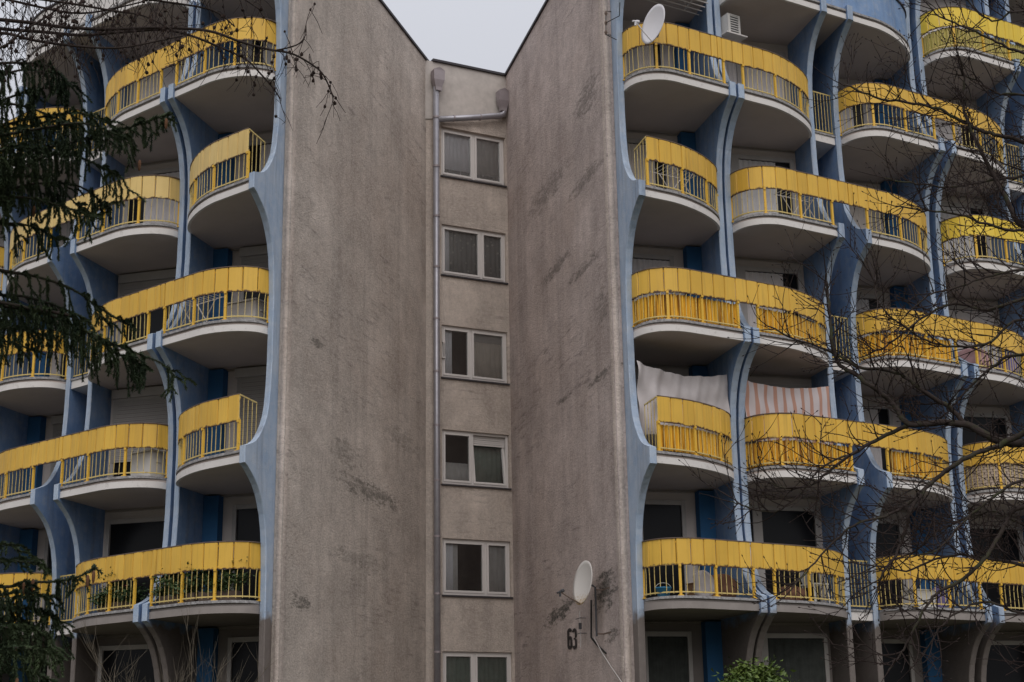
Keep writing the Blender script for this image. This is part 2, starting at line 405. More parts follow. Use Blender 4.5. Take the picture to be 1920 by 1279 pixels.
# ------------------------------------------------------------------ balcony pieces
def edge_w(B, u, ua, ub, ra, rb):
    wv = 0.
    if ra and u < ua + B.rl[0]:
        L, p = B.rl; q = max(0., min(1., 1 - (u - ua) / L)); wv = max(wv, W_END * (1 - max(0, 1 - q ** p) ** (1 / p)))
    if rb and u > ub - B.rh[0]:
        L, p = B.rh; q = max(0., min(1., 1 - (ub - u) / L)); wv = max(wv, W_END * (1 - max(0, 1 - q ** p) ** (1 / p)))
    return wv
def edge_path(B, u0, u1, ua, ub, ra, rb, N=60):
    """plan points (u, w) of the slab edge from u0 to u1, denser at the round ends"""
    out = []
    for i in range(N + 1):
        s = i / N; s = .5 - .5 * math.cos(math.pi * s)
        s = .5 - .5 * math.cos(math.pi * s)
        u = u0 + (u1 - u0) * s; out.append((u, edge_w(B, u, ua, ub, ra, rb)))
    return out
def resample(pts, step=None, n=None):
    d = [0.]
    for a, b in zip(pts, pts[1:]): d.append(d[-1] + (b - a).length)
    L = d[-1]
    if n is None: n = max(1, round(L / step))
    out = []; j = 0
    for i in range(n + 1):
        s = L * i / n
        while j < len(d) - 2 and d[j + 1] < s: j += 1
        f = (s - d[j]) / max(1e-9, d[j + 1] - d[j]); out.append(pts[j].lerp(pts[j + 1], f))
    return out, L
def with_normals(B, pts):
    out = []
    for i, p in enumerate(pts):
        t = (pts[min(i + 1, len(pts) - 1)] - pts[max(0, i - 1)]).normalized()
        n = Vector((t.y, -t.x)) * B.side
        out.append((p, n))
    return out

PZ0, PZ1 = .68, 1.20           # board, above the slab's mid height
def panel_mesh(mat):
    h = PZ1 - PZ0; xs = [-.5, -.46, 0, .46, .5]; fy = [.0, .020, .026, .020, .0]
    V = []; 
    for x, y in zip(xs, fy):
        V += [(x, y, 0), (x, y, h), (x, -.006, h), (x, -.006, 0)]
    F = []
    for i in range(4):
        k = 4 * i
        for j in range(4): F.append((k + j, k + (j + 1) % 4, k + 4 + (j + 1) % 4, k + 4 + j))
    F += [(0, 1, 2, 3), (19, 18, 17, 16)]
    return mesh('railing_panel', V, F, mat)
PANEL = {m: panel_mesh(m) for m in ('panel_gold', 'panel_pale', 'panel_lemon')}
def post_mesh():
    g = G(); g.box((0, 0, .31), (.052, 0, 0), (0, .045, 0), (0, 0, .62)); g.box((0, 0, .01), (.11, 0, 0), (0, .09, 0), (0, 0, .018)); g.box((0, .03, .585), (.05, 0, 0), (0, .03, 0), (0, 0, .05))
    return mesh('railing_post', g.v, g.f, 'yellow_bar')
POST = post_mesh()

def frame_at(P, N, z):
    """matrix: local X along the rail, Y outward, Z up"""
    X = Vector((-N.y, N.x)) * -1
    return Matrix(((X.x, N.x, 0, P.x), (X.y, N.y, 0, P.y), (0, 0, 1, z), (0, 0, 0, 1)))

def railing(B, bal, path_uw, z, board='panel_gold', infill=None, gaps=(), end_returns=(), rng=None):
    """railing on the slab edge; gaps = u-intervals with only the board; infill = [(u0,u1,material)]"""
    rng = rng or random
    pts = [B.P(u, wv + .05) for u, wv in path_uw]
    us = [u for u, _ in path_uw]
    # board panels
    div, L = resample(pts, .30)
    div = [p for i, p in enumerate(div)]
    kk = rng.randrange(3, max(4, len(div) - 4)); div.insert(kk + 1, div[kk].lerp(div[kk + 1], rng.uniform(.4, .6)))
    seg = L / (len(div) - 1)
    for a, b in zip(div, div[1:]):
        m = (a + b) / 2; t = (b - a).normalized(); n = Vector((t.y, -t.x)) * B.side
        mw = frame_at(m + n * rng.uniform(0, .007), n, z + PZ0 + rng.uniform(-.006, .006))
        mw = mw @ Matrix.Rotation(rng.uniform(-.006, .006), 4, 'Y') @ Matrix.Rotation(rng.uniform(-.012, .012), 4, 'X') @ Matrix.Diagonal(((b - a).length - .011, 1, 1, 1))
        put(bpy.data.objects.new('railing_panel', PANEL[board]), bal, mw)
    wn = with_normals(B, resample(pts, .10)[0])
    g = G(); g.ribbon(wn, .02, .03, z + PZ1 + .004, z + PZ1 + .022); g.build('handrail', 'metal_rusty', bal, fixn=True)
    g = G(); g.ribbon(wn, .026, -.012, z + PZ0 + .03, z + PZ0 + .07); g.ribbon(wn, .026, -.012, z + PZ1 - .08, z + PZ1 - .04); g.build('board_rail', 'yellow_bar', bal)
    # the part of the path outside gaps
    def in_gap(p):
        u = (p - B.o); M2 = B.t.x * B.i.y - B.t.y * B.i.x
        uu = (u.x * B.i.y - u.y * B.i.x) / M2
        return any(a < uu < b for a, b in gaps), uu
    fine, L = resample(pts, .135)
    wf = with_normals(B, fine)
    g = G(); run = []
    runs = []
    for P, N in wf:
        ing, uu = in_gap(P)
        if ing:
            if len(run) > 1: runs.append(run)
            run = []
        else: run.append((P, N, uu))
    if len(run) > 1: runs.append(run)
    for run in runs:
        g.ribbon([(P, N) for P, N, _ in run], .018, .006, z + .15, z + .175)
        for i, (P, N, uu) in enumerate(run):
            if any(a < uu < b and m_ != 'half' for a, b, m_ in (infill or [])): pass
            T = Vector((-N.y, N.x)) ;  r = .0058
            j = rng.uniform(-.006, .006)
            A = P - N * .006 + T * j; Bp = A + T * rng.uniform(-.012, .012); Cp = Bp + N * .012 + T * rng.uniform(.0, .02)
            q = [(A, z + .13), (Bp, z + .56), (Cp, z + .71)]
            V = []; 
            for pp, zz in q:
                for sx, sy in ((-1, -1), (1, -1), (1, 1), (-1, 1)):
                    c = pp + T * sx * r + N * sy * r; V.append((c.x, c.y, zz))
            g.add(V, [(4 * k + e, 4 * k + (e + 1) % 4, 4 * k + 4 + (e + 1) % 4, 4 * k + 4 + e) for k in range(2) for e in range(4)])
        # posts
        npost = max(1, round(len(run) * .135 / 1.0))
        for q in range(npost + 1):
            P, N, uu = run[min(len(run) - 1, round(q * (len(run) - 1) / npost))]
            put(bpy.data.objects.new('railing_post', POST), bal, frame_at(P - N * .004, N, z + .085))
    g.build('balusters', 'baluster_bar', bal, kind='stuff')
    # infill sheets
    for a, b, mt in (infill or []):
        fp, L2 = resample(pts, .022)
        rib = [(P, N) for P, N in with_normals(B, fp) if a < in_gap(P)[1] < b]
        if len(rib) < 4: continue
        V = []; Fc = []; 
        dep = {'wicker': .012}.get(mt, .05)
        topz = rng.uniform(.645, .665)
        for i, (P, N) in enumerate(rib):
            ph = i % 4; d = (0, 1, 1, 0)[ph] * dep
            c = P - N * (.035 + d)
            tz = z + topz + rng.uniform(-.012, .012)
            V += [(c.x, c.y, z + .13), (c.x, c.y, tz)]
            c2 = c - N * .004; V += [(c2.x, c2.y, tz), (c2.x, c2.y, z + .13)]
        for i in range(len(rib) - 1):
            k = 4 * i
            for j in range(4): Fc.append((k + j, k + (j + 1) % 4, k + 4 + (j + 1) % 4, k + 4 + j))
        if mt == 'wicker':
            # woven courses, every other strip proud of the next
            V = []; Fc = []; nr = 9; bl = 6
            for r in range(nr):
                z0 = z + .13 + r * .062
                for i0 in range((r % 2) * bl // 2, len(rib) - bl, bl):
                    part = rib[i0:i0 + bl - 0]
                    gg = G(); gg.ribbon(part, .04, -.018, z0 + .004, z0 + .058); k0 = len(V); V += gg.v; Fc += [tuple(x + k0 for x in q) for q in gg.f]
            gg = G(); gg.ribbon(rib, .055, -.045, z + .13, z + .68); k0 = len(V); V += gg.v; Fc += [tuple(x + k0 for x in q) for q in gg.f]
            obj('wicker_screen', V, Fc, 'wicker', bal, kind='stuff')
        else:
            Fc += [(0, 1, 2, 3)]
            obj('corrugated_sheet', V, Fc, mt, bal)
    # return rails running back to a fin
    for u, wa, wb_ in end_returns:
        g = G(); n = 4
        Pa = B.P3(u, wa, z + PZ1); Pb = B.P3(u, wb_, z + PZ1)
        d = (Pb - Pa); s3 = Vector((B.perp.x, B.perp.y, 0)) * .02
        g.box((Pa + Pb) / 2, d, s3, (0, 0, .03)); g.box((Pa + Pb) / 2 - Vector((0, 0, PZ1 - .16)), d, s3, (0, 0, .025))
        for q in range(n + 1):
            c = Pa.lerp(Pb, q / n); g.box((c.x, c.y, z + (PZ1 + .13) / 2), d.normalized() * .013, s3 * .6, (0, 0, PZ1 - .13))
        g.build('return_rail', 'baluster_bar', bal, kind='stuff')

def slab(B, bal, u0, u1, ua, ub, ra, rb, z, wback=3.55):
    low = abs(z - zl(0)) < .1; fm = 'concrete' if low else 'slab_paint'
    path = edge_path(B, u0, u1, ua, ub, ra, rb)
    poly = [B.P(u, wv + .05) for u, wv in path] + [B.P(u1, wback), B.P(u0, wback)]
    g = G(); g.prism(poly, z - .15, z + .028); g.build('slab', 'concrete' if low else 'soffit', bal)
    poly = [B.P(u, wv - .012) for u, wv in path] + [B.P(u1, wback - .01), B.P(u0, wback - .01)]
    g = G(); g.prism(poly, z + .034, z + .085); g.build('coping', 'coping', bal)
    # drip groove strip along the fascia foot
    pts = with_normals(B, [B.P(u, wv + .025) for u, wv in path])
    g = G(); g.ribbon(pts, .045, .012, z - .158, z - .022); g.build('fascia', fm, bal)

def span(B, block, k, n, cfg, roof=False):
    """one balcony (or roof edge) swinging out at fin k on level n"""
    z = zl(n); K = len(B.fins) - 1
    ra = k > 0; rb = k < K
    ua = B.hi(k - 1) if ra else B.lo(0) + FIN_T
    ub = B.lo(k + 1) if rb else B.hi(K) - FIN_T
    loc = B.P3(B.fins[k][0], 0, z)
    bal = empty('roof_edge' if roof else 'balcony', loc, block)
    if roof and len(B.fins[k]) > 1: slab(B, bal, B.lo(k) + .01, B.hi(k) - .01, ua, ub, ra, rb, z - .004)
    if ra: slab(B, bal, ua, B.lo(k), ua, ub, ra, rb, z)
    if rb: slab(B, bal, B.hi(k), ub, ua, ub, ra, rb, z)
    path = edge_path(B, ua, ub, ua, ub, ra, rb, 110)
    if roof:
        pts = with_normals(B, [B.P(u, wv + .06) for u, wv in path])
        g = G(); g.ribbon(pts, .14, 0, z + .088, z + 1.02); g.build('parapet', cfg.get('mat', 'blue_paint'), bal)
        g = G(); g.ribbon(pts, .18, .035, z + 1.022, z + 1.07); g.build('cap', 'roof_metal', bal)
        return bal
    gaps = [(B.lo(k) + .02, B.hi(k) - .02)] if len(B.fins[k]) > 1 else []
    ret = []
    if not ra:
        path = [(u, wv) for u, wv in path if u > .20]; ret.append((path[0][0], .05, .80))
    if not rb:
        path = [(u, wv) for u, wv in path if u < B.lo(K) - .15]
    railing(B, bal, path, z, cfg.get('board', 'panel_gold'), cfg.get('infill'), gaps, ret)
    return bal

def slats(g, P0, ax, zv0, zv1, nrm, step=.045):
    n = int((zv1 - zv0) / step)
    for i in range(n):
        zc = zv0 + (i + .5) * step; c = P0 + ax * .5; c = Vector((c.x, c.y, zc))
        g.box(c + nrm * .006 * (1 if i % 2 else 0), ax, nrm * .014, (0, 0, step * .86))

def bay_back(B, block, ka, kb, n, style):
    """rear wall window group of a bay on level n"""
    u0, u1 = B.hi(ka), B.lo(kb); z = zl(n) + .09
    perp = B.perp; out = -B.i
    base = B.P(u1, back_w(B, kb, u1)); Wd = (u1 - u0) * math.sqrt(1 - B.cos ** 2)
    def pt(s, d=0.):    # s measured from fin ka side
        p = base - perp * (Wd - s) + out * d; return Vector((p.x, p.y, 0))
    P3v = Vector((perp.x, perp.y, 0)); O3 = Vector((out.x, out.y, 0)); Zv = Vector((0, 0, 1))
    def bx(g, s0, s1, z0, z1, d0, d1):
        c = (pt(s0) + pt(s1)) / 2 + O3 * (d0 + d1) / 2 + Zv * (z + (z0 + z1) / 2)
        g.box(c, P3v * (s1 - s0), O3 * (d1 - d0), Zv * (z1 - z0))
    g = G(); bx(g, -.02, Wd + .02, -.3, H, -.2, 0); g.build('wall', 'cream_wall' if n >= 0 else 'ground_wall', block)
    if kb % 2 and Wd > 1.2:
        g = G(); bx(g, Wd - .36, Wd - .004, -.02, H - .28, .003, .24); g.build('pier', 'deep_blue', block)
    if Wd < 1.2:
        win = empty('window', pt(.1) + Zv * z, block)
        g = G(); bx(g, .1, Wd - .1, .5, 2.2, .003, .05); g.build('frame', 'frame_old', win)
        g = G(); bx(g, .16, Wd - .16, .56, 2.14, .03, .054); g.build('pane', 'dark_glass', win); return
    a, b = style.get('range', (.12, Wd - (.62 if kb % 2 else .10))); top = 2.32; bot = .03
    split = a + (b - a) * style.get('split', .30)
    win = empty('window', pt((a + b) / 2) + Zv * z, block)
    g = G()
    for s0, s1 in ((a, a + .09), (split - .11, split + .11), (b - .09, b)): bx(g, s0, s1, bot, top, .004, .085)
    for z0, z1 in ((top - .10, top), (bot, bot + .10)):
        bx(g, a + .091, split - .111, z0, z1, .004, .08); bx(g, split + .111, b - .091, z0, z1, .004, .08)
    if style.get('parapet', True): bx(g, a + .091, split - .111, .10, .85, .004, .075)
    g.build('frame', 'frame_old', win)
    for s0, s1 in ((a + .09, split - .11), (split + .11, b - .09)):
        g = G(); bx(g, s0, s1, bot + .1, top - .1, .012, .03); g.build('pane', 'dark_glass', win)
    if style.get('shutter'):
        g = G(); s0, s1 = split + .05, b - .03
        slats(g, pt(s0, .10), P3v * (s1 - s0), z + top - style['shutter'], z + top - .02, O3); g.build('roller_shutter', 'shutter', win, kind='stuff')
        g = G(); bx(g, s0 - .04, s1 + .04, top, top + .2, .005, .16); g.build('shutter_box', 'frame_old', win)
    cdef = ['curtain_pale', None, 'curtain_pale', 'curtain_grey'][(kb * 3 + n * 5) % 4] if n >= 1 else None
    if n >= 2 and cdef is None: cdef = 'curtain_pale'
    cur = style.get('curtain', cdef)
    if cur and not style.get('shutter'):
        for s0, s1 in (((split + .11, b - .09),) if n < 1 else ((split + .11, split + .11 + (b - .20 - split) * (.72 if (kb + n) % 3 else 1.)), (a + .09, split - .11))):
          V = []; Fc = []; nn = 26
          for q in range(nn + 1):
              p = pt(s0 + (s1 - s0) * q / nn, .034 + .012 * (math.sin(q * 1.7) + 1)); V += [(p.x, p.y, z + bot + .12), (p.x, p.y, z + top - .12)]
              p2 = p - O3 * .002; V += [(p2.x, p2.y, z + top - .12), (p2.x, p2.y, z + bot + .12)]
          for q in range(nn):
              kk = 4 * q
              for j in range(4): Fc.append((kk + j, kk + (j + 1) % 4, kk + 4 + (j + 1) % 4, kk + 4 + j))
          obj('curtain', V, Fc, cur, win)

def small_balcony(B, block, k, n):
    """little railed slab between the two fins of a wide pair"""
    z = zl(n); u0, u1 = B.fins[k][0] + FIN_T / 2, B.fins[k][-1] - FIN_T / 2
    bal = empty('balcony', B.P3((u0 + u1) / 2, 1.05, z), block)
    P = [B.P(u0, 1.06), B.P(u1, 1.06), B.P(u1, 2.6), B.P(u0, 2.6)]
    g = G(); g.prism(P, z - .15, z + .035); g.build('slab', 'slab_paint', bal)
    P = [B.P(u0, 1.03), B.P(u1, 1.03), B.P(u1, 2.59), B.P(u0, 2.59)]
    g = G(); g.prism(P, z + .038, z + .085); g.build('coping', 'coping', bal)
    g = G(); a, b = B.P3(u0, 1.12, 0), B.P3(u1, 1.12, 0); d = b - a; nn = Vector((-B.i.x, -B.i.y, 0)) * .02
    for zz in (z + .16, z + 1.15): g.box((a + b) / 2 + Vector((0, 0, zz)), d, nn, (0, 0, .028))
    for q in range(7):
        c = a.lerp(b, (q + .3) / 6.6); g.box((c.x, c.y, z + .655), d.normalized() * .016, nn * .8, (0, 0, .98))
    g.build('balusters', 'baluster_bar', bal, kind='stuff')

def fin_obj(B, block, u, noses, n0, n1, zbot=None, ztop=None, wback=3.6, thick=FIN_T):
    prof = fin_profile(noses, n0, n1)
    pz = [(a, zl(b)) for a, b in prof]
    if ztop is not None: pz[0] = (pz[0][0], ztop)
    pz[-1] = (pz[-1][0] + .03, -.05)
    n = len(pz); V = []; Fc = []
    ins = .018
    # front outline with a small chamfer, then the rear line
    for du, dw in ((-thick / 2, ins), (-thick / 2 + ins, 0), (thick / 2 - ins, 0), (thick / 2, ins)):
        for a, z in pz: V.append(B.P3(u + du, a + dw, z))
    for du in (-thick / 2, thick / 2):
        for a, z in pz: V.append(B.P3(u + du, wback, z))
    L0, C0, C1, R0, LB_, RB_ = [i * n for i in range(6)]
    for i in range(n - 1):
        Fc += [(L0 + i, L0 + i + 1, C0 + i + 1, C0 + i), (C0 + i, C0 + i + 1, C1 + i + 1, C1 + i), (C1 + i, C1 + i + 1, R0 + i + 1, R0 + i),
               (L0 + i, LB_ + i, LB_ + i + 1, L0 + i + 1), (R0 + i, R0 + i + 1, RB_ + i + 1, RB_ + i), (LB_ + i, RB_ + i, RB_ + i + 1, LB_ + i + 1)]
    for i in (0, n - 1): Fc.append((L0 + i, C0 + i, C1 + i, R0 + i, RB_ + i, LB_ + i))
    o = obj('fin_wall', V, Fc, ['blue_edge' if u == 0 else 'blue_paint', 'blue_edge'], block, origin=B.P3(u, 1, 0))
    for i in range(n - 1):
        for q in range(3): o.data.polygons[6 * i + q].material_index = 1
    return o

# ------------------------------------------------------------------ right block
rblock = empty('apartment_block', (*RB.P(6, 4), 0))
tag(rblock, 'apartment block on the right with yellow balconies between curved blue fins', 'building', 'residential blocks')
lblock = empty('apartment_block', (*LB.P(5, 4), 0))
tag(lblock, 'apartment block on the left, yellow balconies and blue fins behind the spruce', 'building', 'residential blocks')

def build_block(B, block, top_of, noses_of, cfg, styles, levels_bal, levels_roof, backs):
    for k, us in enumerate(B.fins):
        for q, u in enumerate(us):
            fin_obj(B, block, u, noses_of(k), -1.7, *top_of(k, q))
    for k, n in levels_bal: span(B, block, k, n, cfg.get((k, n), {}))
    for k, n, mt in levels_roof: span(B, block, k, n, {'mat': mt}, roof=True)
    for ka, kb, n in backs: bay_back(B, block, ka, kb, n, styles.get((kb, n), {}))

def r_noses(k): return [0, 2, 4, 6] if k % 2 else [1, 3, 5]
def r_top(k, q):
    if k == 0: return (5.54, ZROOF - .05)
    if k in (1,): return (5.0, zl(5) - .02)
    if k == 2: return (5.06, None)
    return (6.4, None)
def r_noses2(k):
    if k == 1: return [0, 2, 4]
    return r_noses(k)
GOLD, PALE, LEMON = 'panel_gold', 'panel_pale', 'panel_lemon'
r_cfg = {(1, 2): {'infill': [(-1, 2.42, 'corrugated'), (3.0, 6, 'corrugated')]},
         (0, 1): {'infill': [(0, 3, 'corrugated')]},
         (2, 1): {'infill': [(2.8, 5.35, 'corrugated'), (6.5, 9, 'corrugated')]},
         (3, 2): {'infill': [(6.3, 8.75, 'corrugated')]},
         (4, 1): {'infill': [(9.4, 15, 'wicker')]},
         (4, 5): {'board': LEMON, 'infill': [(9.4, 15, 'corrugated_pale')]},
         (3, 4): {'board': GOLD}, (4, 3): {'board': LEMON}}
r_styles = {(1, 3): {'curtain': 'curtain_beige'}, (1, 4): {'curtain': 'curtain_beige', 'split': .5}, (2, 4): {'split': .45}, (2, 3): {'curtain': 'curtain_grey'},
            (1, -1): {'curtain': 'curtain_net'}, (2, -1): {'curtain': 'curtain_net'}, (2, 0): {'split': .32}, (3, 3): {'curtain': 'curtain_beige'}}
build_block(RB, rblock, r_top, r_noses2, r_cfg, r_styles,
            [(1, 4), (1, 2), (1, 0), (3, 4), (3, 2), (3, 0), (5, 4), (5, 2), (5, 0), (0, 3), (0, 1), (2, 3), (2, 1), (4, 5), (4, 3), (4, 1)],
            [(0, 5, 'blue_paint'), (2, 5, 'blue_paint'), (5, 6, 'blue_paint')],
            [(k, k + 1, n) for k in range(5) for n in range(-1, 6) if not (k < 3 and n == 5)])
def l_noses(k): return {1: [0, 2, 4], 2: [1, 3, 5], 3: [0, 2, 4], 4: [1, 3]}.get(k, [1, 3, 5])
def l_top(k, q):
    if k == 0: return (5.54, ZROOF - .05)
    return {1: (5.0, zl(5) - .02), 2: (5.06, None), 3: (5.0, zl(5) - .02), 4: (4.1, None)}[k]
l_cfg = {(0, 3): {'board': PALE}, (2, 3): {'board': PALE}}
l_styles = {(1, 2): {'shutter': .5, 'split': .4}, (1, 1): {'shutter': 1.7}, (2, 1): {'shutter': 1.5}, (2, 2): {'shutter': .3}, (3, 1): {'shutter': 1.2}}
build_block(LB, lblock, l_top, l_noses, l_cfg, l_styles,
            [(1, 4), (1, 2), (1, 0), (3, 4), (3, 2), (3, 0), (0, 3), (0, 1), (2, 3), (2, 1), (4, 3), (4, 1)],
            [(0, 5, 'slab_paint'), (2, 5, 'slab_paint')],
            [(k, k + 1, n) for k in range(4) for n in range(-1, 5)])
for B, blk, ks in ((RB, rblock, (2, 4)), (LB, lblock, (2,))):
    for k in ks:
        for n in (0, 2, 4): small_balcony(B, blk, k, n)
        u0, u1 = B.fins[k][0], B.fins[k][-1]
        g = G(); g.prism([B.P(u0, 2.55), B.P(u1, 2.55), B.P(u1, 2.7), B.P(u0, 2.7)], -.05, zl(5)); g.build('shaft_wall', 'cream_wall', blk)
        for n in (0, 2, 4):
            win = empty('window', B.P3((u0 + u1) / 2, 2.5, zl(n)), blk)
            for nm, e, d, mt in (('frame', 0., .04, 'frame_old'), ('pane', .06, .055, 'dark_glass')):
                g = G(); c = (B.P3(u0 + .12 + e, 2.55 - d / 2, 0) + B.P3(u1 - .12 - e, 2.55 - d / 2, 0)) / 2
                g.box((c.x, c.y, zl(n) + 1.25), Vector((B.t.x, B.t.y, 0)) * (u1 - u0 - .24 - 2 * e), Vector((B.i.x, B.i.y, 0)) * d, (0, 0, 2.1 - 2 * e)); g.build(nm, mt, win)
    # roofs and the rear of the block, so that nothing shines through
    K = len(B.fins) - 1
    top = {1: [(0, B.lo(3), zl(5) + .09), (B.lo(3), B.hi(K), zl(6) + .09)], -1: [(0, B.hi(3), zl(5) + .09), (B.hi(3), B.hi(K), zl(4) + .0)]}[B.side]
    for a, b, zz in top:
        g = G(); g.prism([B.P(a + .1, 1.3), B.P(b, 1.3), B.P(b, 12), B.P(a + .1, 12)], zz, zz + .06); g.build('roof', 'concrete', blk)
        g = G(); g.prism([B.P(a + .1, 11.8), B.P(b, 11.8), B.P(b, 12.02), B.P(a + .1, 12.02)], -.05, zz - .01); g.build('rear_wall', 'concrete', blk)
    g = G(); g.prism([B.P(B.hi(K) + .01, 3.6), B.P(B.hi(K) + .2, 3.6), B.P(B.hi(K) + .2, 12), B.P(B.hi(K) + .01, 12)], -.05, top[-1][2] - .01); g.build('end_wall', 'concrete', blk)

# ------------------------------------------------------------------ grey flank walls
def local_uw(B, p):
    q = Vector((p.x, p.y)) - B.o; D = B.t.x * B.i.y - B.t.y * B.i.x
    return (q.x * B.i.y - q.y * B.i.x) / D, (B.t.x * q.y - B.t.y * q.x) / D
def flank_px(B, x, y, u=-.31): 
    p = on_plane(x, y, B.P(u, 0), B.i); return local_uw(B, p)[1], p.z
ra1 = flank_px(RB, 1135, 1105); ra2 = flank_px(RB, 1052, 1148); ra3 = flank_px(RB, 1140, 690); ra4 = flank_px(RB, 1150, 1190)
plaster('plaster_right', (.625, .530, .495), (.515, .433, .405), (.075, .062, .062), R_(5),
        [(ra1[0] - .1, ra1[1], .85, .50, -.10, .88), (ra2[0], ra2[1], 1.6, .25, -.13, .92), (ra3[0] + .4, ra3[1] - .05, 1.2, .13, -.03, .7), (ra4[0], ra4[1], .5, .2, -.1, .7),
         (ra3[0] + 3.2, ra3[1] + .1, .8, .10, 0, .6), (ra3[0] + 1.4, ra3[1] + 2.7, 1.6, .16, 0, .55), (ra3[0] + 3.6, ra3[1] + 3.4, 1.6, .20, 0, .6), (ra3[0] + 1.0, ra3[1] + 4.7, 1.8, .22, 0, .5), (ra3[0] + 4.2, ra3[1] + 5.6, 2.4, .40, 0, .45), (ra3[0] + .8, ra3[1] + 6.6, 1.2, .5, 0, .5), (ra3[0] + .2, ra3[1] + 1.4, .5, .5, 0, .45)])
la1 = flank_px(LB, 690, 920); la2 = flank_px(LB, 560, 1130); la3 = flank_px(LB, 590, 640)
plaster('plaster_left', (.655, .575, .515), (.545, .477, .425), (.095, .078, .074), R_(2),
        [(la1[0], la1[1], 2.4, .28, -.02, .62), (la2[0], la2[1], .6, .22, 0, .7), (la3[0], la3[1], .5, .14, 0, .6), (la1[0] - .6, la1[1] - 1.6, 2.0, .25, 0, .35), (la1[0] - 1.4, la1[1] + .6, 1.2, .35, 0, .4), (la1[0] + 2., la1[1] + 1.6, 1.6, .3, 0, .3)])
plaster('plaster_mid', (.645, .555, .49), (.53, .453, .402), (.10, .085, .08), R_(0))
plaster('plaster_edge', (.68, .585, .525), (.54, .46, .415), (.12, .10, .095), R_(90))
simple('parapet_smooth', (.46, .415, .385), .9, .1, .28, 4)

REC_O = Vector((-2.059, 37.322)); REC_T = Vector((math.sin(R_(62.998)), math.cos(R_(62.998)))); REC_W = 2.345
REC_N = Vector((REC_T.y, -REC_T.x))         # towards the camera
def flank(B, block, corner, mat):
    cw = local_uw(B, corner)[1]; cu = local_uw(B, corner)[0]
    X = Vector((B.i.x, B.i.y, 0)); Z = Vector((0, 0, 1)); Y = Z.cross(X)
    w0, w1 = 1.30, cw + .6; ui, uo = -.087, -.31
    mw = Matrix.Translation(B.P3(0, 0, 0)) @ Matrix((X, Y, Z)).transposed().to_4x4()
    wallp = empty('flank_wall', B.P3(-.2, w0, 0), block)
    P = [B.P(ui, w0 + .01), B.P(uo - .0, w0 + .03), B.P(uo, w1), B.P(ui, w1)]
    g = G(); g.prism(P, -.05, ZROOF); g.build('render_coat', mat, wallp, mw=mw)
    # rounded edge strip at the front corner
    n = 18; poly = []
    for q in range(n + 1):
        a = math.pi * q / n; poly.append(B.P(ui - .006 + (uo - .012 - ui) * (.5 - .5 * math.cos(a)), w0 + .20 - .20 * math.sin(a) ** .6))
    g = G(); g.prism(poly, -.05, ZROOF - .002); g.build('corner_strip', 'plaster_edge', wallp, mw=mw)
    P = [B.P(ui + .12, .9), B.P(uo - .05, .9), B.P(uo - .05, w1), B.P(ui + .12, w1)]
    g = G(); g.prism(P, ZROOF + .003, ZROOF + .07); g.build('roof_cap', 'roof_metal', wallp)
    return wallp
RC = REC_O + REC_T * REC_W
rfl = flank(RB, rblock, RC, 'plaster_right'); lfl = flank(LB, lblock, REC_O, 'plaster_left')

# house number 63, tall narrow stencil figures on the right flank
def stencil_digit(ch):
    """outline boxes of narrow stencil figures in a 0..1 x 0..1 cell"""
    g = []
    def arc(cx, cz, rx, rz, a0, a1, th):
        n = 9
        for i in range(n):
            t0, t1 = R_(a0 + (a1 - a0) * i / n), R_(a0 + (a1 - a0) * (i + 1) / n)
            q = []
            for t, s in ((t0, 1), (t1, 1), (t1, -1), (t0, -1)):
                q.append((cx + (rx + s * th / 2) * math.cos(t), cz + (rz + s * th * .22) * math.sin(t)))
            g.append(q)
    if ch == '6':
        g.append([(-.03, .14), (.38, .14), (.38, .86), (-.03, .86)])
        arc(.5, .84, .34, .12, 8, 172, .42); arc(.5, .16, .34, .12, 188, 352, .42)
        g.append([(.62, .14), (1.03, .14), (1.03, .46), (.62, .46)]); arc(.5, .44, .34, .10, 8, 150, .40)
    else:
        arc(.5, .84, .34, .12, 8, 172, .42); arc(.5, .16, .34, .12, 188, 352, .42)
        g.append([(.62, .14), (1.03, .14), (1.03, .46), (.62, .46)]); g.append([(.62, .55), (1.03, .55), (1.03, .86), (.62, .86)])
        g.append([(.30, .46), (.72, .46), (.72, .56), (.30, .56)])
    return g
RF_U = -.332
for ch, xa, xb in (('6', 1063, 1071.5), ('3', 1072.5, 1080)):
    wa, z1 = flank_px(RB, xa, 1181, RF_U); wb_, _ = flank_px(RB, xb, 1181, RF_U); _, z0 = flank_px(RB, xa, 1217, RF_U)
    V = []; Fc = []
    for q in stencil_digit(ch):
        k = len(V)
        for off in (0, .004):
            for a, b in q: V.append(RB.P3(RF_U + .012 - off - .004, wa + (wb_ - wa) * a, z0 + (z1 - z0) * b))
        Fc += [(k, k + 1, k + 2, k + 3), (k + 4, k + 5, k + 6, k + 7)] + [(k + i, k + (i + 1) % 4, k + 4 + (i + 1) % 4, k + 4 + i) for i in range(4)]
    obj('house_number', V, Fc, 'number_paint', rfl)

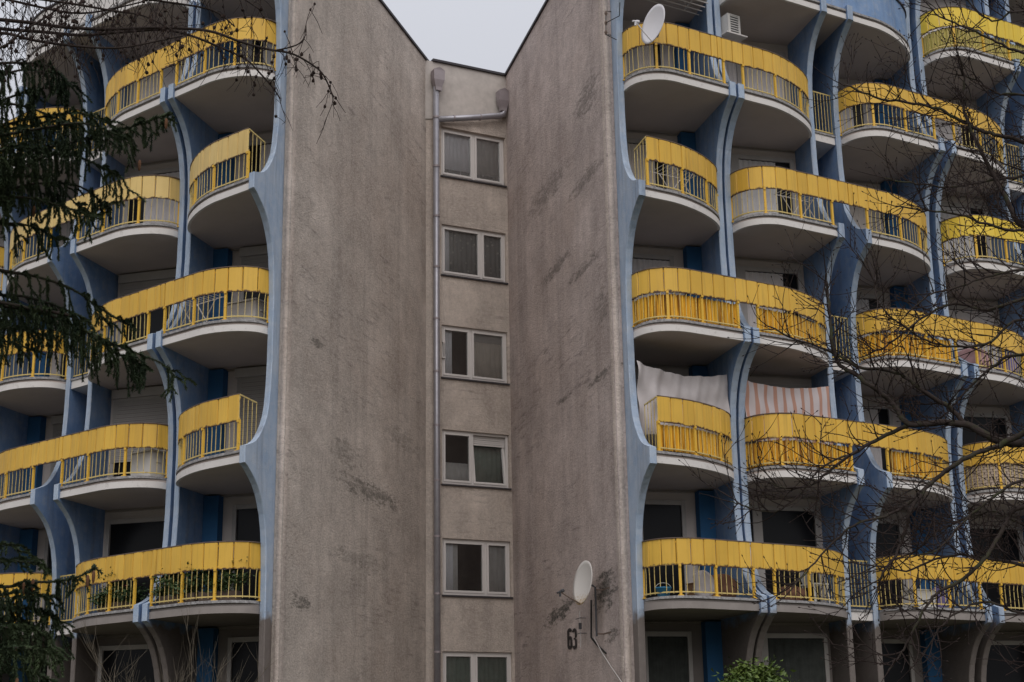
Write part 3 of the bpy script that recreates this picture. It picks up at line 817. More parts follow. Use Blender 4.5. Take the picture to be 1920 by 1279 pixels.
# ------------------------------------------------------------------ recessed wing between the flanks
wing = empty('stair_wing', (REC_O.x, REC_O.y, 0))
tag(wing, 'narrow recessed wall between the two blocks with one column of white windows', 'building')
X3 = Vector((REC_T.x, REC_T.y, 0)); N3 = Vector((REC_N.x, REC_N.y, 0)); Z3 = Vector((0, 0, 1))
MWR = Matrix.Translation((REC_O.x, REC_O.y, 0)) @ Matrix((X3, -N3, Z3)).transposed().to_4x4()
def rp(u, d, z): p = REC_O + REC_T * u + REC_N * d; return Vector((p.x, p.y, z))
WT = 16.502 + EYE; WH = 1.44; WL, WR_ = .255, 2.17
def rbox(g, u0, u1, d0, d1, z0, z1): g.box(rp((u0 + u1) / 2, (d0 + d1) / 2, (z0 + z1) / 2), X3 * (u1 - u0), N3 * (d1 - d0), Z3 * (z1 - z0))
ZPAR = 17.12 + EYE
zc = -.05
g = G(); D = -.32
rows = [(WT - i * H - WH, WT - i * H) for i in range(6)][::-1]
prev = -.05
for z0, z1 in rows:
    rbox(g, -.3, REC_W + .3, D, 0, prev, z0)
    rbox(g, -.3, WL, D, 0, z0, z1); rbox(g, WR_, REC_W + .3, D, 0, z0, z1); prev = z1
rbox(g, -.3, REC_W + .3, D, 0, prev, ZROOF - .001)
g.build('wall', 'plaster_mid', wing, mw=MWR)
PQ = [(-.3, 16.62 + EYE), (REC_W + .3, 17.22 + EYE), (REC_W + .3, ZROOF), (-.3, ZROOF)]      # smooth plaster field, its foot slopes with the pipe
obj('parapet', [rp(u, d, z) for d in (.002, .027) for u, z in PQ], [(0, 1, 2, 3), (4, 5, 6, 7)] + [(i, (i + 1) % 4, 4 + (i + 1) % 4, 4 + i) for i in range(4)], 'parapet_smooth', wing)
g = G(); rbox(g, -.02, REC_W + .02, D - .1, .09, ZROOF + .002, ZROOF + .065); g.build('roof_cap', 'roof_metal', wing)
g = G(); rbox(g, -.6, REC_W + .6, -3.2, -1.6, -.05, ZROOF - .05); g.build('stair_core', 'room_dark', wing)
specs = [(.52, 'curtain_and_sky_white', 'curtain_grey', False), (.62, 'curtain_flower', 'curtain_flower', False), (.45, None, 'curtain_beige', True),
         (.46, 'curtain_grey', 'curtain_green', True), (.64, None, 'curtain_grey', False), (.46, 'curtain_green', 'curtain_green', False)]
def cloth(name, mat, win, u0, u1, d, z0, z1, amp=.010, per=.13):
    V = []; Fc = []; n = max(8, int((u1 - u0) / .022)); ph = random.uniform(0, 6)
    for q in range(n + 1):
        u = u0 + (u1 - u0) * q / n; dd = d + amp * math.sin(2 * math.pi * u / per + ph + .8 * math.sin(u * 9))
        V += [rp(u, dd, z0), rp(u, dd, z1), rp(u, dd - .003, z1), rp(u, dd - .003, z0)]
    for q in range(n):
        k = 4 * q
        for j in range(4): Fc.append((k + j, k + (j + 1) % 4, k + 4 + (j + 1) % 4, k + 4 + j))
    obj(name, V, Fc, mat, win, mw=MWR, smooth=True)
for i, (sp, cl, cr, roll) in enumerate(specs):
    z1 = WT - i * H; z0 = z1 - WH; d0, d1 = -.15, -.07
    win = empty('window', rp((WL + WR_) / 2, -.1, z0), wing)
    um = WL + (WR_ - WL) * sp; fz0 = z0 + .035
    g = G()
    rbox(g, WL, WL + .06, d0, d1, fz0, z1); rbox(g, WR_ - .06, WR_, d0, d1, fz0, z1)
    rbox(g, WL + .06, WR_ - .06, d0, d1 - .002, z1 - .06, z1); rbox(g, WL + .06, WR_ - .06, d0, d1 - .002, fz0, fz0 + .06)
    rbox(g, um - .035, um + .035, d0, d1 - .004, fz0 + .06, z1 - .06)
    g.build('frame', 'pvc_white', win)
    for j, (a, b, cur) in enumerate(((WL + .06, um - .035, cl), (um + .035, WR_ - .06, cr))):
        tilt = (i == 3 and j == 1)
        sa = empty('sash', rp((a + b) / 2, -.14, fz0 + .06), win)
        g = G(); e = .055; za, zb = fz0 + .06, z1 - .06
        rbox(g, a + .002, a + e, d0 + .02, d1 + .018, za, zb); rbox(g, b - e, b - .002, d0 + .02, d1 + .018, za, zb)
        rbox(g, a + e, b - e, d0 + .02, d1 + .016, za, za + e); rbox(g, a + e, b - e, d0 + .02, d1 + .016, zb - e, zb)
        if tilt:
            g.v = [tuple(Vector(v) - N3 * .16 * (v[2] - za) / (zb - za)) for v in g.v]
        g.build('frame', 'pvc_white', win)
        sh = -.16 if tilt else 0
        q = [rp(a + e, -.095, za + e), rp(b - e, -.095, za + e), rp(b - e, -.095 + sh, zb - e), rp(a + e, -.095 + sh, zb - e)]
        obj('pane', q + [v - N3 * .006 for v in q], [(0, 1, 2, 3), (4, 5, 6, 7), (0, 1, 5, 4), (1, 2, 6, 5), (2, 3, 7, 6), (3, 0, 4, 7)], 'clear_glass', win)
        COL.objects.unlink(sa); bpy.data.objects.remove(sa)
        if cur:
            fl = WH if i != 3 or j else .62
            cloth('curtain', cur, win, a - .02, b + .02, -.37 if tilt else -.178, z0 + .02, min(z1, z0 + fl))
        if i == 0: cloth('lace_edge', 'curtain_flower', win, a - .02, b + .02, -.160, z0 + .05, z0 + .30, .012, .09)
        if roll and j == 1:
            g = G(); slats(g, rp(a, -.168, 0), X3 * (b - a), z1 - .32, z1 - .02, N3, .05); g.build('roller_blind', 'pvc_white', win, kind='stuff')
    if i == 2: cloth('curtain', 'curtain_and_sky_white', win, WL + .05, WL + .36, -.172, z0 + .02, z1)  # no real curtain: white strip stands in for sky reflected in the pane
    if i == 1: cloth('curtain', 'curtain_and_sky_white', win, WL + .05, WL + .30, -.158, z0 + .02, z1)  # pale strip imitating the sky's reflection in the left pane
    if i == 4: cloth('curtain', 'curtain_and_sky_white', win, WL + .05, WL + .36, -.172, z0 + .02, z1); cloth('curtain', 'curtain_grey', win, WL + .36, WL + .50, -.185, z0 + .02, z1)  # the white strip imitates sky reflected in the left pane
    g = G(); rbox(g, WL - .03, WR_ + .035, -.19, .055, z0 - .02, z0 + .018); g.build('sill', 'sill_metal', win)
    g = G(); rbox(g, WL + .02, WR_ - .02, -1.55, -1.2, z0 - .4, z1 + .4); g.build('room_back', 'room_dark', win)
# smooth plaster hood above the top window
g = G(); rbox(g, WL + .0, WR_ - .0, -.002, .035, WT + .0, WT + .13); g.build('lintel', 'plaster_mid', wing, mw=MWR)

# downpipe with two hopper heads
pipe = empty('downpipe', rp(.06, .12, 0), wing)
PU, PD = .035, .16
g = G(); g.tube([rp(PU, PD, 0), rp(PU, PD, 17.55 + EYE)], .083, 14); g.build('pipe', 'zinc', pipe, smooth=True)
for zz in np.arange(1.2, 17.3 + EYE, 1.42):
    g = G(); g.tube([rp(PU, PD, zz), rp(PU, PD, zz + .05)], .094, 14); rbox(g, PU - .02, PU + .02, 0., PD - .08, zz + .005, zz + .045); g.build('bracket', 'zinc_box', pipe)
def hopper(u, d, zt, par):
    prof = [(.09, -.62), (.105, -.50), (.19, -.30), (.20, -.02), (.0, .07)]
    V = []; Fc = []
    for r, dz in ((.085, -.58), (.095, -.48), (.155, -.28), (.165, 0.)):
        V += [rp(u - r, d - r * .7, zt + dz), rp(u + r, d - r * .7, zt + dz), rp(u + r, d + r * .7, zt + dz), rp(u - r, d + r * .7, zt + dz)]
    V += [rp(u, d - .11, zt + .08), rp(u, d + .13, zt + .08)]
    for i in range(3):
        k = 4 * i
        for j in range(4): Fc.append((k + j, k + (j + 1) % 4, k + 4 + (j + 1) % 4, k + 4 + j))
    Fc += [(0, 1, 2, 3), (12, 13, 16), (14, 15, 17), (13, 14, 17, 16), (15, 12, 16, 17)]
    obj('hopper', V, Fc, 'zinc_box', par)
hopper(.07, .20, 18.02 + EYE, pipe)
p2 = empty('downpipe', rp(2.2, .2, 17), wing)
hopper(2.04, .22, 17.78 + EYE, p2)
g = G(); pth = [rp(2.07, .20, 17.25 + EYE), rp(2.07, .20, 17.19 + EYE), rp(2.04, .19, 17.12 + EYE), rp(1.95, .18, 17.07 + EYE), rp(1.2, .17, 16.88 + EYE), rp(PU + .03, .16, 16.62 + EYE)]
g.tube(pth, .083, 14); g.build('pipe', 'zinc', p2, smooth=True)
for u in (.55, 1.35):
    g = G(); c = rp(u, .17, 16.62 + .2258 * (u - .065) + EYE); g.tube([c - X3 * .02, c + X3 * .02], .093, 14); g.build('bracket', 'zinc_box', p2)
# ------------------------------------------------------------------ things on the building
def dish(name, label, c, nrm, dia, mat, arm_to, mount_pts, tilt=0.):
    n = Vector(nrm).normalized(); up = Vector((0, 0, 1)); X = up.cross(n).normalized(); Y = n.cross(X)
    c = Vector(c); root = tag(empty(name, c), label, 'satellite dish', 'satellite dishes')
    mw = Matrix.Translation(c) @ Matrix((X, Y, n)).transposed().to_4x4()
    V = [c - n * .075 * dia]; Fc = []; nr, ns = 7, 40
    for back in (0, 1):
        base = len(V) if back else 1
        for r in range(1, nr + 1):
            for s in range(ns):
                a = 2 * math.pi * s / ns; rr = r / nr * dia / 2
                V.append(c + X * math.cos(a) * rr * .93 + Y * math.sin(a) * rr - n * (.075 * dia * (1 - (r / nr) ** 2) + .012 * back))
        if back: V.append(c - n * (.075 * dia + .012))
        ctr = len(V) - 1 if back else 0
        for s in range(ns): Fc.append((ctr, base + s, base + (s + 1) % ns))
        for r in range(nr - 1):
            for s in range(ns): Fc.append((base + r * ns + s, base + r * ns + (s + 1) % ns, base + (r + 1) * ns + (s + 1) % ns, base + (r + 1) * ns + s))
    b0 = 1 + (nr - 1) * ns; b1 = 1 + nr * ns + (nr - 1) * ns
    for s in range(ns): Fc.append((b0 + s, b0 + (s + 1) % ns, b1 + (s + 1) % ns, b1 + s))
    obj('reflector', V, Fc, mat, root, mw=mw, smooth=True)
    foot = c - Y * dia * .47 - n * .02; tip = Vector(arm_to)
    g = G(); g.tube([foot, foot.lerp(tip, .5) - Vector((0, 0, .01)), tip], .013, 6); g.build('arm', 'metal_rusty' if 'rusty' in mat else 'dish_paint', root)
    d = (c - tip).normalized(); g = G(); g.tube([tip - d * .07, tip + d * .02, tip + d * .03, tip + d * .09], [.022, .022, .036, .036], 10)
    g.tube([tip + Vector((0, 0, -.10)), tip + Vector((0, 0, .02))], .022, 8); g.build('receiver', 'metal_dark' if 'rusty' in mat else 'dish_paint', root)
    g = G(); bk = c - n * (.075 * dia + .03)
    g.box(bk, X * .16, Y * .2, n * .05); g.tube([bk, bk - n * .10] + [Vector(q) for q in mount_pts], .022, 8); g.build('bracket', 'metal_dark', root)
    return root
# dish on the right flank
fw, fz = flank_px(RB, 1128, 1093); wn = -Vector((RB.perp.x, RB.perp.y, 0))
pw = RB.P3(-.31, fw, fz)
dc = pw + wn * .42 + Vector((0, 0, .0))
dn = Vector((-.90, -.40, .16))
mast_top = RB.P3(-.31, fw - .06, fz - .1) + wn * .16
d2 = dish('satellite_dish', 'rust streaked satellite dish on a mast beside the painted number 63', dc, dn, .93, 'dish_rusty',
     dc + dn.normalized() * .50 + Vector((-.02, 0, -.28)), [mast_top, mast_top - Vector((0, 0, 1.0))])
for dz in (.05, .95):
    g = G(); a = mast_top - Vector((0, 0, dz)); g.box(a - wn * .09, wn * .2, Vector((RB.i.x, RB.i.y, 0)) * .03, (0, 0, .03)); g.box(a - wn * .165 - Vector((RB.i.x, RB.i.y, 0)) * .2, wn * .012, Vector((RB.i.x, RB.i.y, 0)) * .55, (0, 0, .035)); g.build('wall_clamp', 'metal_rusty', d2)
# small aerial on the wall and its cables
ae = tag(empty('aerial', RB.P3(-.34, fw + .5, fz - .9)), 'small bare metal aerial on the wall below the rusty dish', 'aerial')
wa, za = flank_px(RB, 1099, 1150); q = RB.P3(-.335, wa, za) + wn * .12
g = G(); g.tube([q + Vector((0, 0, .05)), q - Vector((0, 0, .72))], .011, 6); g.build('mast', 'cable_white', ae)
for dz, ln in ((-.10, .30), (-.42, .34)):
    g = G(); a = q + Vector((0, 0, dz)); iv = Vector((RB.i.x, RB.i.y, 0)); g.tube([a - iv * .05, a + iv * ln], .009, 6); g.tube([a, a - wn * .14], .009, 6); g.build('rod', 'metal_dark', ae)
g = G(); g.box(q - Vector((0, 0, .27)), wn * .05, Vector((RB.i.x, RB.i.y, 0)) * .07, (0, 0, .13)); g.build('balun', 'metal_dark', ae)
def wall_line(name, label, pxs, mat, r, off=.02):
    pts = []
    for x, y in pxs:
        ww, zz = flank_px(RB, x, y); pts.append(RB.P3(-.31, ww, zz) + wn * off)
    out = []
    for a, b in zip(pts, pts[1:]): out += [a.lerp(b, k / 4) for k in range(4)]
    out.append(pts[-1]); g = G(); g.tube(out, r, 6); o = g.build(name, mat, None, smooth=True); tag(o, label, 'cable'); return o
wall_line('cable', 'black cable hanging from the dish mast down the right grey wall', [(1110, 1125), (1110, 1195), (1120, 1208), (1138, 1225)], 'cable_black', .018)
wall_line('cable', 'pale loose cable slanting down the right grey wall to the corner', [(1118, 1195), (1132, 1222), (1150, 1250), (1170, 1279), (1186, 1310)], 'cable_white', .012, .05)

# dish clamped to the balcony rail
z4 = zl(4)
pd = on_plane(1224, 45, RB.P(.0, -.30), RB.t)
n1 = Vector((-.84, -.50, .14))
uu, ww = local_uw(RB, pd)
clampp = RB.P3(uu + .02, .03, z4 + .66)
dish('satellite_dish', 'pale grey satellite dish clamped to the top right balcony rail', pd, n1, .90, 'dish_paint', pd + n1.normalized() * .46 + Vector((0, 0, -.12)),
     [pd + Vector((.10, .10, -.25)), clampp + Vector((0, 0, .12)), clampp])

# air conditioner on a shelf
pa = on_plane(1369, 50, RB.P(0, .95), RB.t); ua_, wa_ = local_uw(RB, pa)
ac = tag(empty('air_conditioner', RB.P3(ua_, wa_, pa.z - .25)), 'white air conditioner unit on a small shelf beside a blue fin', 'air conditioner')
ox = Vector((RB.t.x, RB.t.y, 0)); fo = Vector((ox.y, -ox.x, 0))
cc = Vector((pa.x, pa.y, pa.z))
g = G(); g.box(cc, ox * .36, fo * .30, (0, 0, .48)); g.build('casing', 'ac_case', ac)
g = G(); g.box(cc + fo * .153, ox * .22, fo * .004, (0, 0, .42)); g.build('grille_back', 'metal_dark', ac)
for q in range(7):
    g = G(); g.box(cc + fo * .160 + Vector((0, 0, -.18 + q * .06)), ox * .23, fo * .014, (0, 0, .022)); g.build('slat', 'ac_case', ac)
g = G(); g.box(cc - Vector((0, 0, .255)) + ox * .05, ox * .60, fo * .36, (0, 0, .03)); g.build('shelf', 'pvc_white', ac)

# wall bracket at the top of the right corner
ab = tag(empty('wall_bracket', RB.P3(-.32, 1.5, zl(4))), 'dark metal bracket with insulators high on the right corner', 'bracket')
def fpt(x, y, off):
    w_, z_ = flank_px(RB, x, y); return RB.P3(-.31, w_, z_) + wn * off
g = G(); g.tube([fpt(1146, 22, .0), fpt(1146, 22, .12), fpt(1146, 66, .12), fpt(1146, 66, .0)], .013, 6); g.build('frame', 'metal_dark', ab)
for y in (26, 44, 62):
    g = G(); a = fpt(1146, y, .12); g.tube([a - Vector((0, 0, .05)), a, a + Vector((0, 0, .05))], [.018, .035, .02], 8); g.build('insulator', 'metal_rusty', ab)
g = G(); g.tube([fpt(1146, 44, .12), fpt(1163, 30, .02), fpt(1164, 5, .02)], .010, 5); g.tube([fpt(1146, 66, .12), fpt(1160, 75, .05)], .010, 5); g.build('wire', 'cable_black', ab)

# clothes lines under the top soffit
cl = tag(empty('clothes_airer', RB.P3(1.3, .9, zl(5) - .3)), 'white ceiling clothes airer under the top right soffit', 'clothes airer')
for q in range(5):
    g = G(); a = RB.P3(.12, .55 + q * .19, zl(5) - .36); b = RB.P3(2.42, .55 + q * .19, zl(5) - .36); g.tube([a, b], .012, 6); g.build('rod', 'pvc_white', cl)
for u in (.5, 2.0):
    g = G(); g.box((RB.P3(u, .55, zl(5) - .345) + RB.P3(u, 1.31, zl(5) - .345)) / 2, Vector((RB.i.x, RB.i.y, 0)) * .8, Vector((RB.perp.x, RB.perp.y, 0)) * .03, (0, 0, .015))
    for wv in (.6, 1.25): g.tube([RB.P3(u, wv, zl(5) - .34), RB.P3(u, wv, zl(5) - .155)], .008, 5)
    g.build('hanger', 'pvc_white', cl)

# sheets hung as sun screens
def sheet(name, label, u0, u1, wv, ztl, ztr, sag, zbl, zbr, mat):
    V = []; Fc = []; nu, nz = 80, 28; X = Vector((RB.t.x, RB.t.y, 0)); 
    o3 = RB.P3(u0, wv, zbl); mw = Matrix.Translation(o3) @ Matrix((X, Vector((-X.y, X.x, 0)), Vector((0, 0, 1)))).transposed().to_4x4()
    for side in (0, 1):
        for i in range(nu + 1):
            s = i / nu
            zt = ztl + (ztr - ztl) * s - sag * 4 * s * (1 - s) * (1.15 - .3 * s); zb = zbl + (zbr - zbl) * s
            for j in range(nz + 1):
                r = j / nz
                fold = .055 * math.exp(-2.2 * s) * math.sin(11 * r - 16 * s) + .030 * math.sin(s * 31 + r * 4 + 1.5 * math.sin(5 * s)) * (1 - .6 * r) + .018 * math.sin(s * 58 + 9 * r) * (1 - r) + .06 * math.sin(3.1 * s) * math.sin(3.1 * r) + .02 * math.sin(13 * r + 6 * s)
                p = RB.P3(u0 + (u1 - u0) * s, wv - fold * (.45 if 'striped' in mat else 1.), zt + (zb - zt) * r); p += Vector((RB.i.x, RB.i.y, 0)) * .004 * side; V.append(p)
    m = (nu + 1) * (nz + 1)
    for sd in (0, 1):
        for i in range(nu):
            for j in range(nz):
                k = sd * m + i * (nz + 1) + j; Fc.append((k, k + 1, k + nz + 2, k + nz + 1))
    o = obj(name, V, Fc, mat, None, mw=mw, smooth=True, fixn=False); return tag(o, label, 'cloth', 'hung sheets')
def zpx(x, y, wv): return on_plane(x, y, RB.P(0, wv), RB.t).z
sheet('hung_sheet', 'plain off-white sheet hung as a screen above a yellow balcony',   .10, 2.47, .93, zpx(1196, 676, .93), zpx(1350, 700, .93), .17, zl(1) + .60, zl(1) + .80, 'sheet_white')
sheet('hung_sheet', 'pink and white striped sheet hung as a screen beside the blue fin pair', 2.92, 5.36, .93, zpx(1402, 712, .93), zpx(1540, 722, .93), .12, zl(1) + .75, zl(1) + .75, 'sheet_striped')

# ------------------------------------------------------------------ vegetation helpers
def leaf_faces(g, c, n, spread, size, rng, flat=.6):
    for _ in range(n):
        d = Vector((rng.gauss(0, 1), rng.gauss(0, 1), rng.gauss(0, flat))); p = c + d * spread
        a = Vector((rng.gauss(0, 1), rng.gauss(0, 1), rng.gauss(0, .5))).normalized(); b = a.cross(Vector((rng.gauss(0, 1), rng.gauss(0, 1), 1.2))).normalized()
        L = size * rng.uniform(.7, 1.3); w_ = L * .27
        nn = a.cross(b) * L * .10
        g.add([p, p + a * L * .45 + b * w_ + nn, p + a * L, p + a * L * .45 - b * w_ + nn], [(0, 1, 2), (0, 2, 3)])
rngv = random.Random(5)
# planters of geranium on the lowest left balcony
def planter(u0, u1, label, dens):
    z0 = zl(0) + .086; wv = .26
    Lw = lambda u: edge_w(LB, u, LB.lo(0) + FIN_T, LB.lo(2), True, True) + .26
    c = (LB.P3(u0, Lw(u0), z0) + LB.P3(u1, Lw(u1), z0)) / 2; root = tag(empty('planter', c), label, 'plant', 'balcony planters')
    d = LB.P3(u1, Lw(u1), 0) - LB.P3(u0, Lw(u0), 0); nn = Vector((LB.i.x, LB.i.y, 0))
    g = G(); g.box(c + Vector((0, 0, .10)), d * .96, nn * .20, (0, 0, .2)); g.build('box', 'soil_planter', root)
    g = G(); st = G()
    for _ in range(int(dens * d.length)):
        s = rngv.random(); b = LB.P3(u0 + (u1 - u0) * s, Lw(u0) + (Lw(u1) - Lw(u0)) * s + rngv.uniform(-.07, .07), z0 + .2); h = rngv.uniform(.12, .50) * (.7 + .5 * math.sin(s * 9 + u0))
        t = b + Vector((rngv.uniform(-.1, .1), rngv.uniform(-.12, .05), abs(h))); st.tube([b, b.lerp(t, .5) + Vector((.01, 0, .02)), t], .004, 4, False)
        leaf_faces(g, t, 22, .07, .085, rngv)
    st.build('stems', 'leaf_dark', root, kind='stuff'); g.build('foliage', 'leaf_dark', root, fixn=False, kind='stuff')
    fl = G()
    for _ in range(3):
        s = rngv.random(); p = LB.P3(u0 + (u1 - u0) * s, Lw(u0) + (Lw(u1) - Lw(u0)) * s - .06, z0 + rngv.uniform(.3, .55)); leaf_faces(fl, p, 14, .018, .03, rngv)
    fl.build('flowers', 'flower_pink', root, fixn=False, kind='stuff')
planter(.45, 1.35, 'leafy planter box nearest the left grey wall on the lowest balcony', 90)
planter(1.42, 2.55, 'dense leafy planter box right of the fin pair on the lowest left balcony', 95)
planter(3.3, 4.55, 'leafy planter box left of the fin pair on the lowest left balcony', 90)

# clutter on the lowest right balcony
def lathe(name, prof, c, mat, parent=None, n=20):
    V = []; Fc = []
    for r, z in prof:
        for k in range(n): a = 2 * math.pi * k / n; V.append((c[0] + r * math.cos(a), c[1] + r * math.sin(a), c[2] + z))
    for i in range(len(prof) - 1):
        for k in range(n): Fc.append((i * n + k, i * n + (k + 1) % n, (i + 1) * n + (k + 1) % n, (i + 1) * n + k))
    Fc += [tuple(range(n))]
    return obj(name, V, Fc, mat, parent, smooth=True)
z0b = zl(0) + .086
bk = tag(empty('bucket', RB.P3(.36, .52, z0b)), 'small blue plastic bucket at the corner of the lowest right balcony', 'bucket')
lathe('tub', [(.11, 0), (.15, .16), (.165, .165), (.165, .185), (.145, .185), (.10, .02)], RB.P3(.36, .52, z0b), 'plastic_blue', bk)
g = G(); c = RB.P3(.36, .52, z0b + .18); g.tube([c + Vector((.15 * math.cos(a), .02, .10 * math.sin(a))) for a in np.linspace(0, math.pi, 9)], .005, 5); g.build('handle', 'plastic_white', bk)
def chair(u, wv, label, ang, mat='plastic_white'):
    c = RB.P3(u, wv, z0b); root = tag(empty('garden_chair', c), label, 'chair')
    X = Vector((math.cos(ang), math.sin(ang), 0)); Y = Vector((-X.y, X.x, 0)); Z = Vector((0, 0, 1))
    g = G(); g.box(c + Z * .42, X * .42, Y * .40, Z * .03); g.build('seat', mat, root)
    n = 24; V = []; 
    for sd in (0, 1):
        for k in range(n):
            a = 2 * math.pi * k / n; V.append(c + X * .19 * math.copysign(abs(math.cos(a)) ** .8, math.cos(a)) + Z * (.62 + .27 * math.copysign(abs(math.sin(a)) ** .8, math.sin(a))) + Y * (.19 + .03 * sd + .05 * math.sin(a)))
    obj('backrest', V, [tuple(range(n)), tuple(range(n, 2 * n))] + [(k, (k + 1) % n, n + (k + 1) % n, n + k) for k in range(n)], mat, root)
    for sx in (-1, 1):
        for sy in (-1, 1): g = G(); g.tube([c + X * .18 * sx + Y * .17 * sy + Z * .41, c + X * .21 * sx + Y * .2 * sy], .018, 6); g.build('leg', mat, root)
chair(4.35, .62, 'pale oval backed chair on the lowest right balcony', R_(120))
def crate(name, label, cat, B, u, wv, n, sx, sy, sz, mat, rot=0., lid=True):
    c = B.P3(u, wv, zl(n) + .086); root = tag(empty(name, c), label, cat)
    X = Vector((B.t.x, B.t.y, 0)); Y = Vector((-X.y, X.x, 0)); X, Y = X * math.cos(rot) + Y * math.sin(rot), Y * math.cos(rot) - X * math.sin(rot); Z = Vector((0, 0, 1))
    g = G(); g.box(c + Z * sz * .46, X * sx, Y * sy, Z * sz * .92); g.build('body', mat, root)
    g = G(); g.box(c + Z * sz * .965, X * (sx + .03), Y * (sy + .03), Z * sz * .06); g.build('lid', mat, root)
    for s in (-1, 1): g = G(); g.box(c + X * s * (sx / 2 + .01) + Z * sz * .6, X * .03, Y * .14, Z * .035); g.build('handle', mat, root)
def bundle(name, label, B, u, wv, n, sx, sz, mat, seed):
    r = random.Random(seed); c = B.P3(u, wv, zl(n) + .086); V = []; Fc = []; nu, nv = 22, 12
    for j in range(nv + 1):
        for i in range(nu):
            a = 2 * math.pi * i / nu; b = math.pi * j / nv
            k = 1 + .16 * math.sin(3 * a + seed) * math.sin(b) + .10 * math.sin(7 * a + 4 * b) + .07 * math.sin(5 * b + 2 * a + seed)
            V.append((c.x + sx * .5 * k * math.cos(a) * math.sin(b) ** .7, c.y + sx * .35 * k * math.sin(a) * math.sin(b) ** .7, c.z + sz * (.5 - .5 * math.cos(b)) * (1 + .05 * math.sin(4 * a))))
    for j in range(nv):
        for i in range(nu): Fc.append((j * nu + i, j * nu + (i + 1) % nu, (j + 1) * nu + (i + 1) % nu, (j + 1) * nu + i))
    return tag(obj(name, V, Fc, mat, None, smooth=True), label, 'bundle')
crate('storage_box', 'brown wooden storage box on the lowest right balcony behind the railing', 'box', RB, 1.45, .75, 0, .55, .35, .34, 'wood')
bundle('cloth_bundle', 'pale crumpled bundle on the wooden box of the lowest right balcony', RB, 1.35, .55, 0, .42, .55, 'sheet_white', 2)
bundle('cloth_bundle', 'brown covered bundle in the middle of the lowest right balcony', RB, 1.9, .7, 0, .7, .52, 'cloth_brown', 5)
bundle('cloth_bundle', 'dark brown bundle left of the pale oval chair', RB, 3.6, .5, 0, .6, .34, 'cloth_brown', 8)
crate('storage_box', 'white storage box on the far right lowest balcony behind bare branches', 'box', RB, 7.3, .55, 0, .6, .4, .42, 'plastic_white')
bundle('cloth_bundle', 'violet cloth bundle on the far right lowest balcony', RB, 7.85, .45, 0, .32, .5, 'cloth_violet', 3)
bundle('cloth_bundle', 'pink laundry bundle behind the far right rail of the third balcony row', RB, 9.75, .5, 2, .8, .6, 'cloth_pink', 4)
bundle('cloth_bundle', 'violet laundry bundle behind the far right rail of the third balcony row', RB, 10.9, .45, 2, .5, .62, 'cloth_violet', 6)
crate('storage_box', 'beige storage box on the left balcony beside the grey wall, third row', 'box', LB, .75, 1.05, 2, .75, .45, .58, 'frame_old', .2)
crate('storage_box', 'pale grey storage box on the left balcony right of its fin pair, second row', 'box', LB, 3.7, .9, 1, .6, .4, .62, 'ac_case', .1)
# drying racks (folding) seen through the rails
def airer(B, u, wv, n, label):
    c = B.P3(u, wv, zl(n) + .086); root = tag(empty('drying_rack', c), label, 'drying rack', 'folding drying racks'); X = Vector((B.t.x, B.t.y, 0)); Y = Vector((-X.y, X.x, 0)); Z = Vector((0, 0, 1))
    for s in (-1, 1):
        g = G(); g.tube([c + X * .35 * s + Y * .25, c - X * .30 * s + Y * .25 + Z * .85], .012, 6); g.tube([c + X * .35 * s - Y * .25, c - X * .30 * s - Y * .25 + Z * .85], .012, 6); g.build('leg', 'pvc_white', root)
    g = G()
    for q in range(9): g.tube([c + X * (-.5 + q * .125) + Y * .28 + Z * .86, c + X * (-.5 + q * .125) - Y * .28 + Z * .86], .006, 5)
    for s in (-1, 1): g.tube([c - X * .52 + Y * .28 * s + Z * .86, c + X * .52 + Y * .28 * s + Z * .86], .010, 6)
    g.build('rack', 'pvc_white', root)
airer(LB, 2.15, .7, 2, 'folding drying rack on the left balcony, third row, by the fin pair')
airer(RB, 4.7, .6, 3, 'folding drying rack behind the rail left of the wide blue fin pair')
airer(RB, 1.35, .85, 3, 'folding drying rack on the short balcony beside the right grey corner')

# thermometer outside a recess window
tm = tag(empty('thermometer', rp(.28, .02, WT - 2 * H - .75)), 'small white thermometer on the third window of the recessed wall', 'thermometer')
zc = WT - 2 * H - .68
g = G(); rbox(g, .30, .335, -.012, .003, zc - .22, zc + .22); g.build('backing', 'pvc_white', tm)
g = G(); rbox(g, .312, .322, .005, .012, zc - .18, zc + .16); g.build('tube', 'metal_dark', tm)
g = G(); rbox(g, .27, .36, -.068, -.002, zc + .20, zc + .225); rbox(g, .27, .36, -.068, -.002, zc - .225, zc - .20); g.build('clip', 'pvc_white', tm)

